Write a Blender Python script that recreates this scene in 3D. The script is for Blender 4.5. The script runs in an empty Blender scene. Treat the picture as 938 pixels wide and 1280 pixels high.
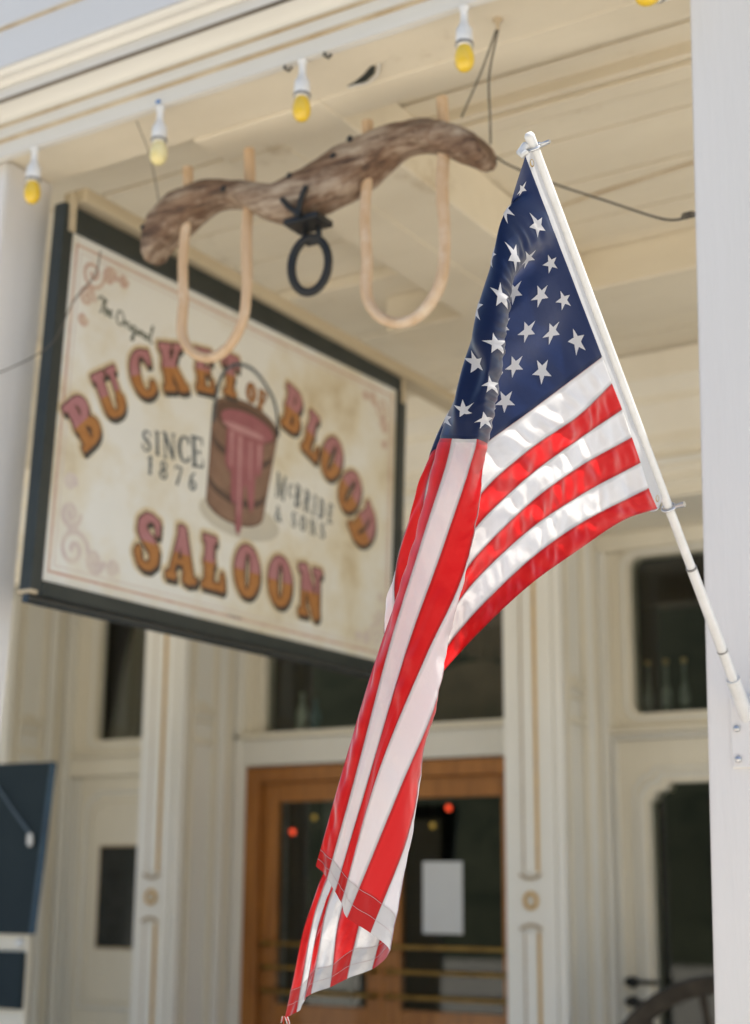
import bpy, bmesh, math, random
import numpy as np
from mathutils import Vector, Matrix, noise
rnd = random.Random(7)
scene = bpy.context.scene
col = scene.collection
R = math.radians

# ------------------------------------------------------------------ camera
YAW, PITCH, ROLL = R(31.9), R(13.9), 0.007
cam_d = bpy.data.cameras.new("camera")
cam = bpy.data.objects.new("camera", cam_d)
col.objects.link(cam)
fh = Vector((-math.sin(YAW), math.cos(YAW), 0))
fw = fh * math.cos(PITCH) + Vector((0, 0, math.sin(PITCH)))
rt = Vector((math.cos(YAW), math.sin(YAW), 0))
up = rt.cross(fw)
rt, up = rt * math.cos(ROLL) + up * math.sin(ROLL), up * math.cos(ROLL) - rt * math.sin(ROLL)
m = Matrix((rt, up, -fw)).transposed().to_4x4()
m.translation = (0, 0, 1.6)
cam.matrix_world = m
cam_d.sensor_fit = 'VERTICAL'
cam_d.sensor_height = 56.0
cam_d.sensor_width = 41.0
cam_d.lens = 1920.0 / 1280.0 * 56.0
cam_d.clip_start = 0.05
cam_d.clip_end = 3000
cam_d.dof.use_dof = True
cam_d.dof.focus_distance = 2.68
cam_d.dof.aperture_fstop = 4.1
scene.camera = cam

# ------------------------------------------------------------------ sky, sun, exposure
SUN_EL, SUN_AZ = R(67), R(15)          # azimuth measured from +x towards +y
world = bpy.data.worlds.new("World")
scene.world = world
world.use_nodes = True
wn = world.node_tree
sky = wn.nodes.new("ShaderNodeTexSky")
sky.sky_type = 'NISHITA'
sky.sun_disc = False
sky.sun_elevation = SUN_EL
sky.sun_rotation = R(90) - SUN_AZ
sky.air_density = 1.0
sky.dust_density = 1.2
bg = wn.nodes["Background"]
bg.inputs[1].default_value = 0.12
wn.links.new(sky.outputs[0], bg.inputs[0])
sun_d = bpy.data.lights.new("sun", 'SUN')
sun_d.energy = 4.6
sun_d.angle = R(0.53)
sun_d.color = (1.0, 0.95, 0.86)
sun = bpy.data.objects.new("sun", sun_d)
col.objects.link(sun)
sd = Vector((math.cos(SUN_EL) * math.cos(SUN_AZ), math.cos(SUN_EL) * math.sin(SUN_AZ), math.sin(SUN_EL)))
sun.rotation_euler = sd.to_track_quat('Z', 'Y').to_euler()
sun.location = (6, -2, 9)
scene.view_settings.view_transform = 'Standard'
scene.view_settings.look = 'None'
scene.view_settings.exposure = 1.07
scene.view_settings.gamma = 1.0
scene.view_settings.use_curve_mapping = False
scene.cycles.use_denoising = True
scene.cycles.max_bounces = 10
scene.cycles.diffuse_bounces = 6
scene.cycles.transmission_bounces = 8
scene.cycles.sample_clamp_indirect = 6.0

# ------------------------------------------------------------------ materials
def new_mat(name):
    mt = bpy.data.materials.new(name)
    mt.use_nodes = True
    nt = mt.node_tree
    b = nt.nodes["Principled BSDF"]
    return mt, nt, b

def surf(name, c1, c2=None, scale=6.0, rough=0.6, bump=0.0, bscale=40.0, stretch=(1, 1, 1), metal=0.0, spec=0.5,
         spots=None, spot_scale=2.0, spot_lo=0.62, spot_hi=0.75, coat=0.0):
    """painted / wooden / metal surface: two tones by noise, optional stains, fine bump"""
    mt, nt, b = new_mat(name)
    N, L = nt.nodes, nt.links
    tc = N.new("ShaderNodeTexCoord")
    mp = N.new("ShaderNodeMapping")
    mp.inputs["Scale"].default_value = stretch
    L.new(tc.outputs["Object"], mp.inputs[0])
    no = N.new("ShaderNodeTexNoise")
    no.inputs["Scale"].default_value = scale
    no.inputs["Detail"].default_value = 6
    no.inputs["Roughness"].default_value = 0.62
    L.new(mp.outputs[0], no.inputs["Vector"])
    rp = N.new("ShaderNodeValToRGB")
    rp.color_ramp.elements[0].position = 0.32
    rp.color_ramp.elements[1].position = 0.68
    c2 = c2 or tuple(v * 0.86 for v in c1)
    rp.color_ramp.elements[0].color = (*c2, 1)
    rp.color_ramp.elements[1].color = (*c1, 1)
    L.new(no.outputs["Fac"], rp.inputs[0])
    out = rp.outputs[0]
    if spots:
        n2 = N.new("ShaderNodeTexNoise")
        n2.inputs["Scale"].default_value = spot_scale
        n2.inputs["Detail"].default_value = 8
        n2.inputs["Roughness"].default_value = 0.7
        L.new(tc.outputs["Object"], n2.inputs["Vector"])
        r2 = N.new("ShaderNodeMapRange")
        r2.inputs["From Min"].default_value = spot_lo
        r2.inputs["From Max"].default_value = spot_hi
        L.new(n2.outputs["Fac"], r2.inputs["Value"])
        mx = N.new("ShaderNodeMix")
        mx.data_type = 'RGBA'
        L.new(r2.outputs[0], mx.inputs["Factor"])
        L.new(out, mx.inputs["A"])
        mx.inputs["B"].default_value = (*spots, 1)
        out = mx.outputs["Result"]
    L.new(out, b.inputs["Base Color"])
    b.inputs["Roughness"].default_value = rough
    b.inputs["Metallic"].default_value = metal
    b.inputs["Specular IOR Level"].default_value = spec
    b.inputs["Coat Weight"].default_value = coat
    if bump:
        n3 = N.new("ShaderNodeTexNoise")
        n3.inputs["Scale"].default_value = bscale
        n3.inputs["Detail"].default_value = 5
        L.new(mp.outputs[0], n3.inputs["Vector"])
        bp = N.new("ShaderNodeBump")
        bp.inputs["Strength"].default_value = bump
        bp.inputs["Distance"].default_value = 0.004
        L.new(n3.outputs["Fac"], bp.inputs["Height"])
        L.new(bp.outputs[0], b.inputs["Normal"])
    return mt

def emit(name, c, s):
    mt, nt, b = new_mat(name)
    b.inputs["Base Color"].default_value = (*c, 1)
    b.inputs["Emission Color"].default_value = (*c, 1)
    b.inputs["Emission Strength"].default_value = s
    return mt

def glass(name, tint=(1, 1, 1), rough=0.0, thin=True):
    mt, nt, b = new_mat(name)
    N, L = nt.nodes, nt.links
    if thin:
        N.remove(b)
        tr = N.new("ShaderNodeBsdfTransparent")
        tr.inputs[0].default_value = (*tint, 1)
        gl = N.new("ShaderNodeBsdfGlossy")
        gl.inputs["Roughness"].default_value = 0.02
        fr = N.new("ShaderNodeFresnel")
        fr.inputs[0].default_value = 1.5
        ml = N.new("ShaderNodeMixShader")
        L.new(fr.outputs[0], ml.inputs[0])
        L.new(tr.outputs[0], ml.inputs[1])
        L.new(gl.outputs[0], ml.inputs[2])
        L.new(ml.outputs[0], N["Material Output"].inputs[0])
    else:
        b.inputs["Base Color"].default_value = (*tint, 1)
        b.inputs["Transmission Weight"].default_value = 0.7
        b.inputs["Roughness"].default_value = rough
    return mt

M = {}
CREAM = (0.74, 0.67, 0.50)
M['ceiling'] = surf('ceiling_paint', (0.735, 0.66, 0.51), (0.645, 0.57, 0.43), 2.2, 0.6, 0.25, 30, (0.4, 1, 1), spots=(0.40, 0.29, 0.16), spot_scale=2.3, spot_lo=0.62, spot_hi=0.78)
M['trim'] = surf('trim_paint', (0.70, 0.68, 0.62), (0.63, 0.605, 0.54), 3.0, 0.5, 0.2, 35, (0.25, 1, 1), spots=(0.50, 0.38, 0.22), spot_scale=5, spot_lo=0.67, spot_hi=0.76)
M['fascia'] = surf('fascia_paint', (0.66, 0.66, 0.65), (0.62, 0.62, 0.61), 2.0, 0.5, 0.1, 30, (0.3, 1, 1))
M['rust_line'] = surf('weathered_joint', (0.42, 0.31, 0.18), (0.62, 0.53, 0.38), 9.0, 0.8)
M['post'] = surf('post_paint', (0.71, 0.685, 0.65), (0.675, 0.65, 0.61), 4.5, 0.5, 0.5, 60, (1, 1, 0.12), spots=(0.50, 0.46, 0.42), spot_scale=22, spot_lo=0.70, spot_hi=0.74)
M['facade'] = surf('facade_paint', (0.82, 0.765, 0.635), (0.76, 0.70, 0.57), 2.6, 0.5, 0.15, 30, (1, 1, 0.25))
M['facade_pale'] = surf('facade_pale_paint', (0.83, 0.81, 0.745), (0.78, 0.755, 0.68), 2.6, 0.45, 0.15, 30, (1, 1, 0.25))
M['gold'] = surf('gold_paint', (0.66, 0.42, 0.12), (0.55, 0.34, 0.1), 12, 0.45)
M['brown_line'] = surf('brown_line_paint', (0.38, 0.28, 0.16), (0.5, 0.4, 0.26), 12, 0.5)
M['oak'] = surf('varnished_oak', (0.48, 0.195, 0.042), (0.30, 0.11, 0.022), 4.0, 0.35, 0.2, 20, (8, 8, 0.6), coat=0.3)
M['brass'] = surf('old_brass', (0.50, 0.33, 0.10), (0.30, 0.19, 0.06), 14, 0.35, metal=0.9)
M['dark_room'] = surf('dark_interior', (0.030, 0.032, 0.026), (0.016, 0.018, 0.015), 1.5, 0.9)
M['glass'] = glass('window_glass', (0.93, 0.96, 0.92))
M['iron'] = surf('black_iron', (0.020, 0.024, 0.028), (0.035, 0.033, 0.03), 20, 0.42, 0.4, 60, metal=0.5)
M['black_frame'] = surf('black_frame_paint', (0.016, 0.022, 0.020), (0.028, 0.034, 0.030), 7, 0.45, 0.3, 40, spots=(0.30, 0.24, 0.16), spot_scale=9, spot_lo=0.72, spot_hi=0.78)
M['black_gloss'] = surf('black_gloss_rail', (0.014, 0.018, 0.018), (0.03, 0.034, 0.034), 9, 0.14, 0.2, 30, (1, 0.2, 1), spots=(0.35, 0.28, 0.18), spot_scale=12, spot_lo=0.7, spot_hi=0.76)
M['beige_wood'] = surf('beige_painted_wood', (0.55, 0.46, 0.31), (0.45, 0.36, 0.23), 6, 0.6, 0.3, 30, (1, 0.2, 1))
M['bow'] = surf('pale_bent_wood', (0.64, 0.45, 0.275), (0.54, 0.355, 0.20), 9, 0.5, 0.45, 30, (7, 7, 0.6), spots=(0.72, 0.58, 0.42), spot_scale=6, spot_lo=0.5, spot_hi=0.68)
M['socket'] = surf('white_socket', (0.78, 0.78, 0.76), (0.70, 0.69, 0.66), 30, 0.35)
M['collar'] = surf('socket_collar', (0.30, 0.29, 0.27), (0.2, 0.19, 0.18), 30, 0.4, metal=0.4)
M['bulb_yellow'] = surf('yellow_bulb_coating', (0.80, 0.55, 0.03), (0.72, 0.46, 0.02), 18, 0.3, coat=0.5)
M['bulb_faded'] = surf('faded_yellow_bulb_coating', (0.78, 0.70, 0.40), (0.76, 0.62, 0.22), 18, 0.3, coat=0.5)
M['blue_tape'] = surf('blue_tape', (0.08, 0.25, 0.6), None, 10, 0.5)
M['wire'] = surf('dark_wire', (0.05, 0.045, 0.035), (0.12, 0.10, 0.07), 30, 0.6)
M['pole'] = surf('white_pole_enamel', (0.68, 0.67, 0.65), (0.60, 0.59, 0.56), 30, 0.3, spots=(0.45, 0.42, 0.38), spot_scale=40, spot_lo=0.66, spot_hi=0.74)
M['steel'] = surf('zinc_steel', (0.62, 0.62, 0.62), (0.5, 0.5, 0.5), 40, 0.3, metal=1.0)
M['slate'] = surf('slate_board_paint', (0.012, 0.024, 0.031), (0.017, 0.030, 0.037), 5, 0.7, spec=0.25)
M['slate_edge'] = surf('slate_board_edge', (0.05, 0.11, 0.17), (0.04, 0.08, 0.13), 9, 0.5)
M['cord'] = surf('pale_cord', (0.10, 0.15, 0.20), None, 10, 0.6)
M['wheel_wood'] = surf('old_wheel_wood', (0.085, 0.068, 0.05), (0.04, 0.032, 0.022), 8, 0.85, 0.5, 30, spec=0.2)
M['paper'] = surf('white_paper', (0.75, 0.77, 0.78), (0.70, 0.72, 0.73), 3, 0.7)
M['bottle_clear'] = surf('pale_bottle_glass', (0.50, 0.55, 0.52), (0.3, 0.36, 0.34), 30, 0.12)
M['bottle_dark'] = surf('grey_bottle_glass', (0.13, 0.15, 0.15), (0.24, 0.26, 0.26), 22, 0.12)
M['bottle_blue'] = surf('blue_bottle_glass', (0.06, 0.14, 0.20), None, 30, 0.12)
M['cork'] = surf('cork_stopper', (0.55, 0.38, 0.18), None, 60, 0.8)
M['curtain'] = surf('dusty_rose_curtain', (0.16, 0.10, 0.075), (0.10, 0.06, 0.05), 5, 0.9)
M['street'] = surf('sunlit_street', (0.44, 0.40, 0.34), (0.38, 0.345, 0.29), 0.7, 0.9, 0.4, 8)
M['sidewalk'] = surf('pale_bounce_walk', (0.60, 0.57, 0.52), (0.54, 0.51, 0.46), 2.0, 0.85, 0.3, 14)  # made pale so the walk bounces sunlight into the porch
M['unseen_hill'] = surf('unseen_hill_ground', (0.085, 0.09, 0.05), (0.05, 0.055, 0.03), 0.25, 0.95, spots=(0.03, 0.04, 0.02), spot_scale=0.8, spot_lo=0.5, spot_hi=0.62)  # dark ground of the unseen hill added for the pane reflections
M['dark_joint'] = surf('open_joint_grime', (0.13, 0.11, 0.085), (0.26, 0.22, 0.17), 8, 0.9, stretch=(0.3, 1, 1))
M['seam'] = surf('seam_thread', (0.34, 0.20, 0.21), (0.45, 0.32, 0.33), 60, 0.8)
M['stitch'] = surf('grey_thread', (0.46, 0.36, 0.37), None, 60, 0.7)
M['red_lamp'] = emit('red_lamp', (1.0, 0.08, 0.03), 0.8)
M['amber_lamp'] = emit('amber_lamp', (1.0, 0.60, 0.10), 0.16)

def wood_yoke():
    mt, nt, b = new_mat('weathered_yoke_wood')
    N, L = nt.nodes, nt.links
    tc = N.new("ShaderNodeTexCoord")
    mp = N.new("ShaderNodeMapping"); mp.inputs["Scale"].default_value = (3.0, 26, 26)
    L.new(tc.outputs["Object"], mp.inputs[0])
    n1 = N.new("ShaderNodeTexNoise"); n1.inputs["Scale"].default_value = 2.2; n1.inputs["Detail"].default_value = 8; n1.inputs["Roughness"].default_value = 0.65
    L.new(mp.outputs[0], n1.inputs["Vector"])
    rp = N.new("ShaderNodeValToRGB"); e = rp.color_ramp.elements
    e[0].position = 0.33; e[0].color = (0.050, 0.026, 0.015, 1)
    e[1].position = 0.68; e[1].color = (0.29, 0.19, 0.12, 1)
    x = e.new(0.5); x.color = (0.155, 0.085, 0.046, 1)
    L.new(n1.outputs["Fac"], rp.inputs[0])
    r3 = N.new("ShaderNodeValToRGB"); e = r3.color_ramp.elements
    e[0].position = 0.33; e[0].color = (0.20, 0.125, 0.075, 1)
    e[1].position = 0.62; e[1].color = (0.47, 0.375, 0.275, 1)
    L.new(n1.outputs["Fac"], r3.inputs[0])
    m2 = N.new("ShaderNodeMapping"); m2.inputs["Scale"].default_value = (3.5, 9, 9)
    L.new(tc.outputs["Object"], m2.inputs[0])
    n2 = N.new("ShaderNodeTexNoise"); n2.inputs["Scale"].default_value = 1.3; n2.inputs["Detail"].default_value = 7; n2.inputs["Roughness"].default_value = 0.7
    L.new(m2.outputs[0], n2.inputs["Vector"])
    mr = N.new("ShaderNodeMapRange"); mr.inputs["From Min"].default_value = 0.46; mr.inputs["From Max"].default_value = 0.60
    L.new(n2.outputs["Fac"], mr.inputs["Value"])
    mx = N.new("ShaderNodeMix"); mx.data_type = 'RGBA'
    L.new(mr.outputs[0], mx.inputs["Factor"]); L.new(rp.outputs[0], mx.inputs["A"]); L.new(r3.outputs[0], mx.inputs["B"])
    L.new(mx.outputs["Result"], b.inputs["Base Color"])
    b.inputs["Roughness"].default_value = 0.65
    bp = N.new("ShaderNodeBump"); bp.inputs["Strength"].default_value = 0.9; bp.inputs["Distance"].default_value = 0.008
    L.new(n1.outputs["Fac"], bp.inputs["Height"]); L.new(bp.outputs[0], b.inputs["Normal"])
    return mt
M['yoke'] = wood_yoke()

def sign_face():
    """cream sign ground with age toning and brownish bloom"""
    mt, nt, b = new_mat('aged_cream_sign_paint')
    N, L = nt.nodes, nt.links
    tc = N.new("ShaderNodeTexCoord")
    n1 = N.new("ShaderNodeTexNoise"); n1.inputs["Scale"].default_value = 2.6; n1.inputs["Detail"].default_value = 7; n1.inputs["Roughness"].default_value = 0.6
    L.new(tc.outputs["Object"], n1.inputs["Vector"])
    rp = N.new("ShaderNodeValToRGB")
    e = rp.color_ramp.elements
    e[0].position = 0.30; e[0].color = (0.52, 0.42, 0.26, 1)
    e[1].position = 0.58; e[1].color = (0.72, 0.71, 0.65, 1)
    x = e.new(0.42); x.color = (0.66, 0.60, 0.46, 1)
    L.new(n1.outputs["Fac"], rp.inputs[0])
    L.new(rp.outputs[0], b.inputs["Base Color"])
    b.inputs["Roughness"].default_value = 0.33
    return mt
M['sign_face'] = sign_face()
M['sign_pink'] = surf('faded_pink_line', (0.50, 0.30, 0.24), (0.60, 0.46, 0.34), 14, 0.4)
M['sign_violet'] = surf('faded_violet_ornament', (0.56, 0.47, 0.44), (0.64, 0.57, 0.48), 16, 0.4)
M['sign_rose'] = surf('faded_rose_ornament', (0.50, 0.32, 0.27), (0.60, 0.48, 0.36), 16, 0.4)
M['sign_bloom'] = surf('tan_airbrushed_halo', (0.56, 0.44, 0.26), (0.64, 0.54, 0.36), 5, 0.4)
M['letter_black'] = surf('letter_shadow_paint', (0.05, 0.052, 0.046), None, 20, 0.4)
M['letter_edge'] = surf('letter_outline_paint', (0.11, 0.045, 0.025), None, 20, 0.4)
M['letter_slate'] = surf('slate_lettering_paint', (0.06, 0.085, 0.10), (0.10, 0.12, 0.13), 20, 0.4)
M['letter_green'] = surf('greenish_script_paint', (0.10, 0.115, 0.085), None, 20, 0.4)
M['letter_pink'] = surf('letter_pink_paint', (0.42, 0.19, 0.20), (0.36, 0.14, 0.145), 14, 0.4)
M['letter_orange'] = surf('letter_orange_paint', (0.42, 0.19, 0.055), (0.34, 0.13, 0.03), 26, 0.4)
M['bucket_wood'] = surf('painted_bucket_brown', (0.26, 0.155, 0.105), (0.18, 0.10, 0.068), 12, 0.4)
M['bucket_hoop'] = surf('painted_bucket_hoop', (0.10, 0.06, 0.045), None, 12, 0.4)
M['bucket_dark'] = surf('painted_bucket_rim', (0.115, 0.06, 0.04), None, 12, 0.4)
M['bucket_blood'] = surf('painted_red_liquid', (0.34, 0.12, 0.135), (0.28, 0.085, 0.10), 14, 0.4)
M['bucket_gloss'] = surf('painted_liquid_highlight', (0.50, 0.27, 0.27), (0.44, 0.21, 0.22), 14, 0.4)
M['bucket_shadow'] = surf('painted_soft_shadow', (0.50, 0.47, 0.40), (0.56, 0.52, 0.42), 6, 0.4)

def cloth(name, c):
    """thin nylon: reflects and lets light through; sewn double layers let less through"""
    mt, nt, b = new_mat(name)
    N, L = nt.nodes, nt.links
    N.remove(b)
    at = N.new("ShaderNodeAttribute"); at.attribute_name = "layer"
    tc = N.new("ShaderNodeTexCoord")
    nz = N.new("ShaderNodeTexNoise"); nz.inputs["Scale"].default_value = 160; nz.inputs["Detail"].default_value = 3
    L.new(tc.outputs["Object"], nz.inputs["Vector"])
    n2 = N.new("ShaderNodeTexNoise"); n2.inputs["Scale"].default_value = 46; n2.inputs["Detail"].default_value = 7
    L.new(tc.outputs["Object"], n2.inputs["Vector"])
    bp = N.new("ShaderNodeBump"); bp.inputs["Strength"].default_value = 0.55; bp.inputs["Distance"].default_value = 0.003
    L.new(n2.outputs["Fac"], bp.inputs["Height"])
    b2 = N.new("ShaderNodeBump"); b2.inputs["Strength"].default_value = 0.08; b2.inputs["Distance"].default_value = 0.0006
    L.new(nz.outputs["Fac"], b2.inputs["Height"]); L.new(bp.outputs[0], b2.inputs["Normal"])
    df = N.new("ShaderNodeBsdfDiffuse"); df.inputs[0].default_value = tuple(v * 0.44 for v in c) + (1,)
    mul = N.new("ShaderNodeMix"); mul.data_type = 'RGBA'
    mul.inputs["A"].default_value = tuple(v * 0.55 for v in c) + (1,)
    mul.inputs["B"].default_value = tuple(v * v * 0.16 for v in c) + (1,)
    L.new(at.outputs["Fac"], mul.inputs["Factor"])
    tr = N.new("ShaderNodeBsdfTranslucent")
    L.new(mul.outputs["Result"], tr.inputs[0])
    ad = N.new("ShaderNodeAddShader")
    L.new(df.outputs[0], ad.inputs[0]); L.new(tr.outputs[0], ad.inputs[1])
    gl = N.new("ShaderNodeBsdfGlossy"); gl.inputs["Roughness"].default_value = 0.40
    ms = N.new("ShaderNodeMixShader")
    lw_ = N.new("ShaderNodeLayerWeight"); lw_.inputs[0].default_value = 0.5
    pw = N.new("ShaderNodeMath"); pw.operation = 'POWER'; pw.inputs[1].default_value = 2.3
    ma = N.new("ShaderNodeMath"); ma.operation = 'MULTIPLY_ADD'; ma.inputs[1].default_value = 0.62; ma.inputs[2].default_value = 0.014
    L.new(lw_.outputs["Facing"], pw.inputs[0]); L.new(pw.outputs[0], ma.inputs[0]); L.new(ma.outputs[0], ms.inputs[0])
    L.new(ad.outputs[0], ms.inputs[1]); L.new(gl.outputs[0], ms.inputs[2])
    for s in (df, tr, gl):
        L.new(b2.outputs[0], s.inputs["Normal"])
    L.new(ms.outputs[0], N["Material Output"].inputs[0])
    return mt
M['flag_red'] = cloth('red_nylon', (0.74, 0.014, 0.016))
M['flag_white'] = cloth('white_nylon', (0.88, 0.86, 0.85))
M['flag_blue'] = cloth('navy_nylon', (0.009, 0.024, 0.092))
M['flag_star'] = cloth('star_embroidery', (0.86, 0.84, 0.84))

# ------------------------------------------------------------------ mesh helpers
class MB:
    def __init__(s):
        s.v, s.f, s.smooth = [], [], []
    def add(s, vs, fs, smooth=False):
        o = len(s.v)
        s.v += [tuple(p) for p in vs]
        s.f += [tuple(i + o for i in f) for f in fs]
        s.smooth += [smooth] * len(fs)
    def box(s, x0, x1, y0, y1, z0, z1, bev=0.0):
        if bev:
            bm = bmesh.new()
            bmesh.ops.create_cube(bm, size=1)
            for v in bm.verts:
                v.co = ((x0 + x1) / 2 + v.co.x * (x1 - x0), (y0 + y1) / 2 + v.co.y * (y1 - y0), (z0 + z1) / 2 + v.co.z * (z1 - z0))
            bmesh.ops.bevel(bm, geom=bm.edges[:], offset=bev, segments=2, affect='EDGES', profile=0.5)
            bm.verts.index_update()
            s.add([v.co[:] for v in bm.verts], [[v.index for v in f.verts] for f in bm.faces])
            bm.free()
            return s
        P = [(x, y, z) for z in (z0, z1) for y in (y0, y1) for x in (x0, x1)]
        s.add(P, [(0, 2, 3, 1), (4, 5, 7, 6), (0, 1, 5, 4), (2, 6, 7, 3), (0, 4, 6, 2), (1, 3, 7, 5)])
        return s
    def tube(s, path, r, n=10, closed=False, cap=True):
        P = [Vector(p) for p in path]
        k = len(P)
        rr = r if isinstance(r, (list, tuple)) else [r] * k
        rings, prev = [], None
        for i in range(k):
            if closed:
                t = P[(i + 1) % k] - P[i - 1]
            else:
                t = P[min(i + 1, k - 1)] - P[max(i - 1, 0)]
            t.normalize()
            if prev is None:
                a = Vector((0, 0, 1)) if abs(t.z) < 0.9 else Vector((1, 0, 0))
                nrm = t.cross(a).normalized()
            else:
                nrm = (prev - t * prev.dot(t)).normalized()
            prev = nrm
            b = t.cross(nrm)
            rings.append([P[i] + (nrm * math.cos(2 * math.pi * j / n) + b * math.sin(2 * math.pi * j / n)) * rr[i] for j in range(n)])
        vs = [p for rg in rings for p in rg]
        fs = []
        for i in range(k if closed else k - 1):
            a, b2 = i * n, ((i + 1) % k) * n
            for j in range(n):
                fs.append((a + j, a + (j + 1) % n, b2 + (j + 1) % n, b2 + j))
        s.add(vs, fs, True)
        if cap and not closed:
            s.add(rings[0], [tuple(range(n))[::-1]])
            s.add(rings[-1], [tuple(range(n))])
        return s
    def lathe(s, prof, c=(0, 0, 0), n=20, axis=Vector((0, 0, 1))):
        axis = Vector(axis).normalized()
        a = Vector((1, 0, 0)) if abs(axis.x) < 0.9 else Vector((0, 1, 0))
        u = axis.cross(a).normalized(); w = axis.cross(u)
        c = Vector(c)
        vs = [c + axis * h + (u * math.cos(2 * math.pi * j / n) + w * math.sin(2 * math.pi * j / n)) * max(r, 1e-5) for r, h in prof for j in range(n)]
        fs = []
        for i in range(len(prof) - 1):
            for j in range(n):
                fs.append((i * n + j, i * n + (j + 1) % n, (i + 1) * n + (j + 1) % n, (i + 1) * n + j))
        s.add(vs, fs, True)
        return s
    def extrude_x(s, prof, x0, x1):
        """closed (y,z) profile extruded along x"""
        n = len(prof)
        vs = [(x0, y, z) for y, z in prof] + [(x1, y, z) for y, z in prof]
        fs = [(i, (i + 1) % n, n + (i + 1) % n, n + i) for i in range(n)]
        fs += [tuple(range(n))[::-1], tuple(range(n, 2 * n))]
        s.add(vs, fs)
        return s
    def prism(s, pts, d):
        """planar polygon pts (3D) extruded by vector d"""
        n = len(pts)
        d = Vector(d)
        vs = [Vector(p) for p in pts] + [Vector(p) + d for p in pts]
        fs = [(i, (i + 1) % n, n + (i + 1) % n, n + i) for i in range(n)] + [tuple(range(n))[::-1], tuple(range(n, 2 * n))]
        s.add(vs, fs)
        return s
    def mesh(s, name, fix=True):
        me = bpy.data.meshes.new(name)
        me.from_pydata([tuple(p) for p in s.v], [], s.f)
        if fix:
            bm = bmesh.new(); bm.from_mesh(me)
            bmesh.ops.recalc_face_normals(bm, faces=bm.faces[:])
            bm.to_mesh(me); bm.free()
        me.polygons.foreach_set("use_smooth", s.smooth)
        me.update()
        return me
    def build(s, name, mat, parent=None, fix=True):
        me = s.mesh(name, fix)
        me.materials.append(M[mat])
        return link(name, me, parent)

def link(name, me, parent=None):
    o = bpy.data.objects.new(name, me)
    col.objects.link(o)
    if parent is not None:
        o.parent = parent
        o.matrix_parent_inverse = Matrix.Translation(-base_of(parent))
    return o
def base_of(o):
    v = Vector((0, 0, 0))
    while o is not None:
        v += o.location
        o = o.parent if o.type == 'EMPTY' else None
    return v
def tag(o, label, cat, group=None):
    o["label"] = label; o["category"] = cat
    if group: o["group"] = group
    return o
def thing(name, label, cat, loc=(0, 0, 0), group=None):
    o = bpy.data.objects.new(name, None)
    o.empty_display_size = 0.1
    col.objects.link(o)
    o.location = loc
    return tag(o, label, cat, group)
def kind(o, k):
    o["kind"] = k
    return o
# ------------------------------------------------------------------ ground
g = MB(); g.box(-400, 400, -700, -0.6, -0.6, -0.20); kind(g.build('street', 'street'), 'structure')
g = MB(); g.box(-400, 400, -0.596, 700, -0.6, -0.05); kind(g.build('ground', 'street'), 'structure')
g = MB(); g.box(-60, 60, -0.6, 6.7, -0.046, 0.0); kind(g.build('sidewalk', 'sidewalk'), 'structure')  # unseen walk, carried out past the porch to bounce sun onto the facade
# low hillside across the street, added to darken what the window panes mirror
b = MB(); vs = []; fs = []
NX, NY = 60, 16
for i in range(NX + 1):
    for j in range(NY + 1):
        x = -180 + 360 * i / NX; y = -24 - 70 * j / NY
        h = 26 * (1 - math.exp(-j / 5)) + 2.5 * noise.noise(Vector((x * 0.03, y * 0.03, 1))) * min(1, j / 4) - 0.4
        vs.append((x, y, h))
fs = [(i * (NY + 1) + j, i * (NY + 1) + j + 1, (i + 1) * (NY + 1) + j + 1, (i + 1) * (NY + 1) + j) for i in range(NX) for j in range(NY)]
b.add(vs, fs, True); kind(b.build('unseen_hill', 'unseen_hill'), 'structure')

# ------------------------------------------------------------------ porch roof
porch = thing('porch_roof', 'cream painted porch roof with moulded front beam and plank ceiling', 'porch', (-2.3, 3.3, 3.88))
X0, X1 = -9.5, 2.5
def bar(prof, mat, name):
    b = MB(); b.extrude_x(prof, X0, X1); return b.build(name, mat, porch)
# front beam, from its lower edge up: boards, beads and a deep fascia (y towards the street is smaller)
bar([(3.215, 3.892), (3.43, 3.892), (3.43, 4.30), (3.215, 4.30)], 'ceiling', 'beam_core')
bar([(3.192, 3.878), (3.2135, 3.878), (3.2135, 3.928), (3.192, 3.928)], 'trim', 'fascia_board')
bar([(3.184, 3.931), (3.196, 3.929), (3.2135, 3.929), (3.2135, 3.937), (3.184, 3.937)], 'rust_line', 'bead')
bar([(3.178, 3.939), (3.2135, 3.939), (3.2135, 3.973), (3.178, 3.973)], 'trim', 'fascia_board')
bar([(3.172, 3.975), (3.2135, 3.975), (3.2135, 3.981), (3.172, 3.981)], 'rust_line', 'bead')
cove = [(3.168, 3.983)] + [(3.168 - 0.055 * (1 - math.cos(t)), 3.983 + 0.03 * math.sin(t)) for t in [i * math.pi / 16 for i in range(1, 9)]]
bar(cove + [(3.2135, 4.013), (3.2135, 3.983)], 'trim', 'cove_moulding')
bar([(3.104, 4.014), (3.2135, 4.014), (3.2135, 4.021), (3.104, 4.021)], 'dark_joint', 'bead')
bar([(3.100, 4.022), (3.2135, 4.022), (3.2135, 4.055), (3.100, 4.055)], 'fascia', 'fascia_board')
cyma = [(3.096, 4.057)] + [(3.096 - 0.06 * t, 4.057 + 0.018 * t + 0.008 * math.sin(t * 2 * math.pi)) for t in [i / 10 for i in range(1, 11)]]
bar(cyma + [(3.2135, 4.076), (3.2135, 4.057)], 'trim', 'crown_moulding')
bar([(3.032, 4.078), (3.2135, 4.078), (3.2135, 4.206), (3.032, 4.206)], 'fascia', 'fascia_board')
bar([(3.027, 4.208), (3.2135, 4.208), (3.2135, 4.214), (3.027, 4.214)], 'rust_line', 'bead')
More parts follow.
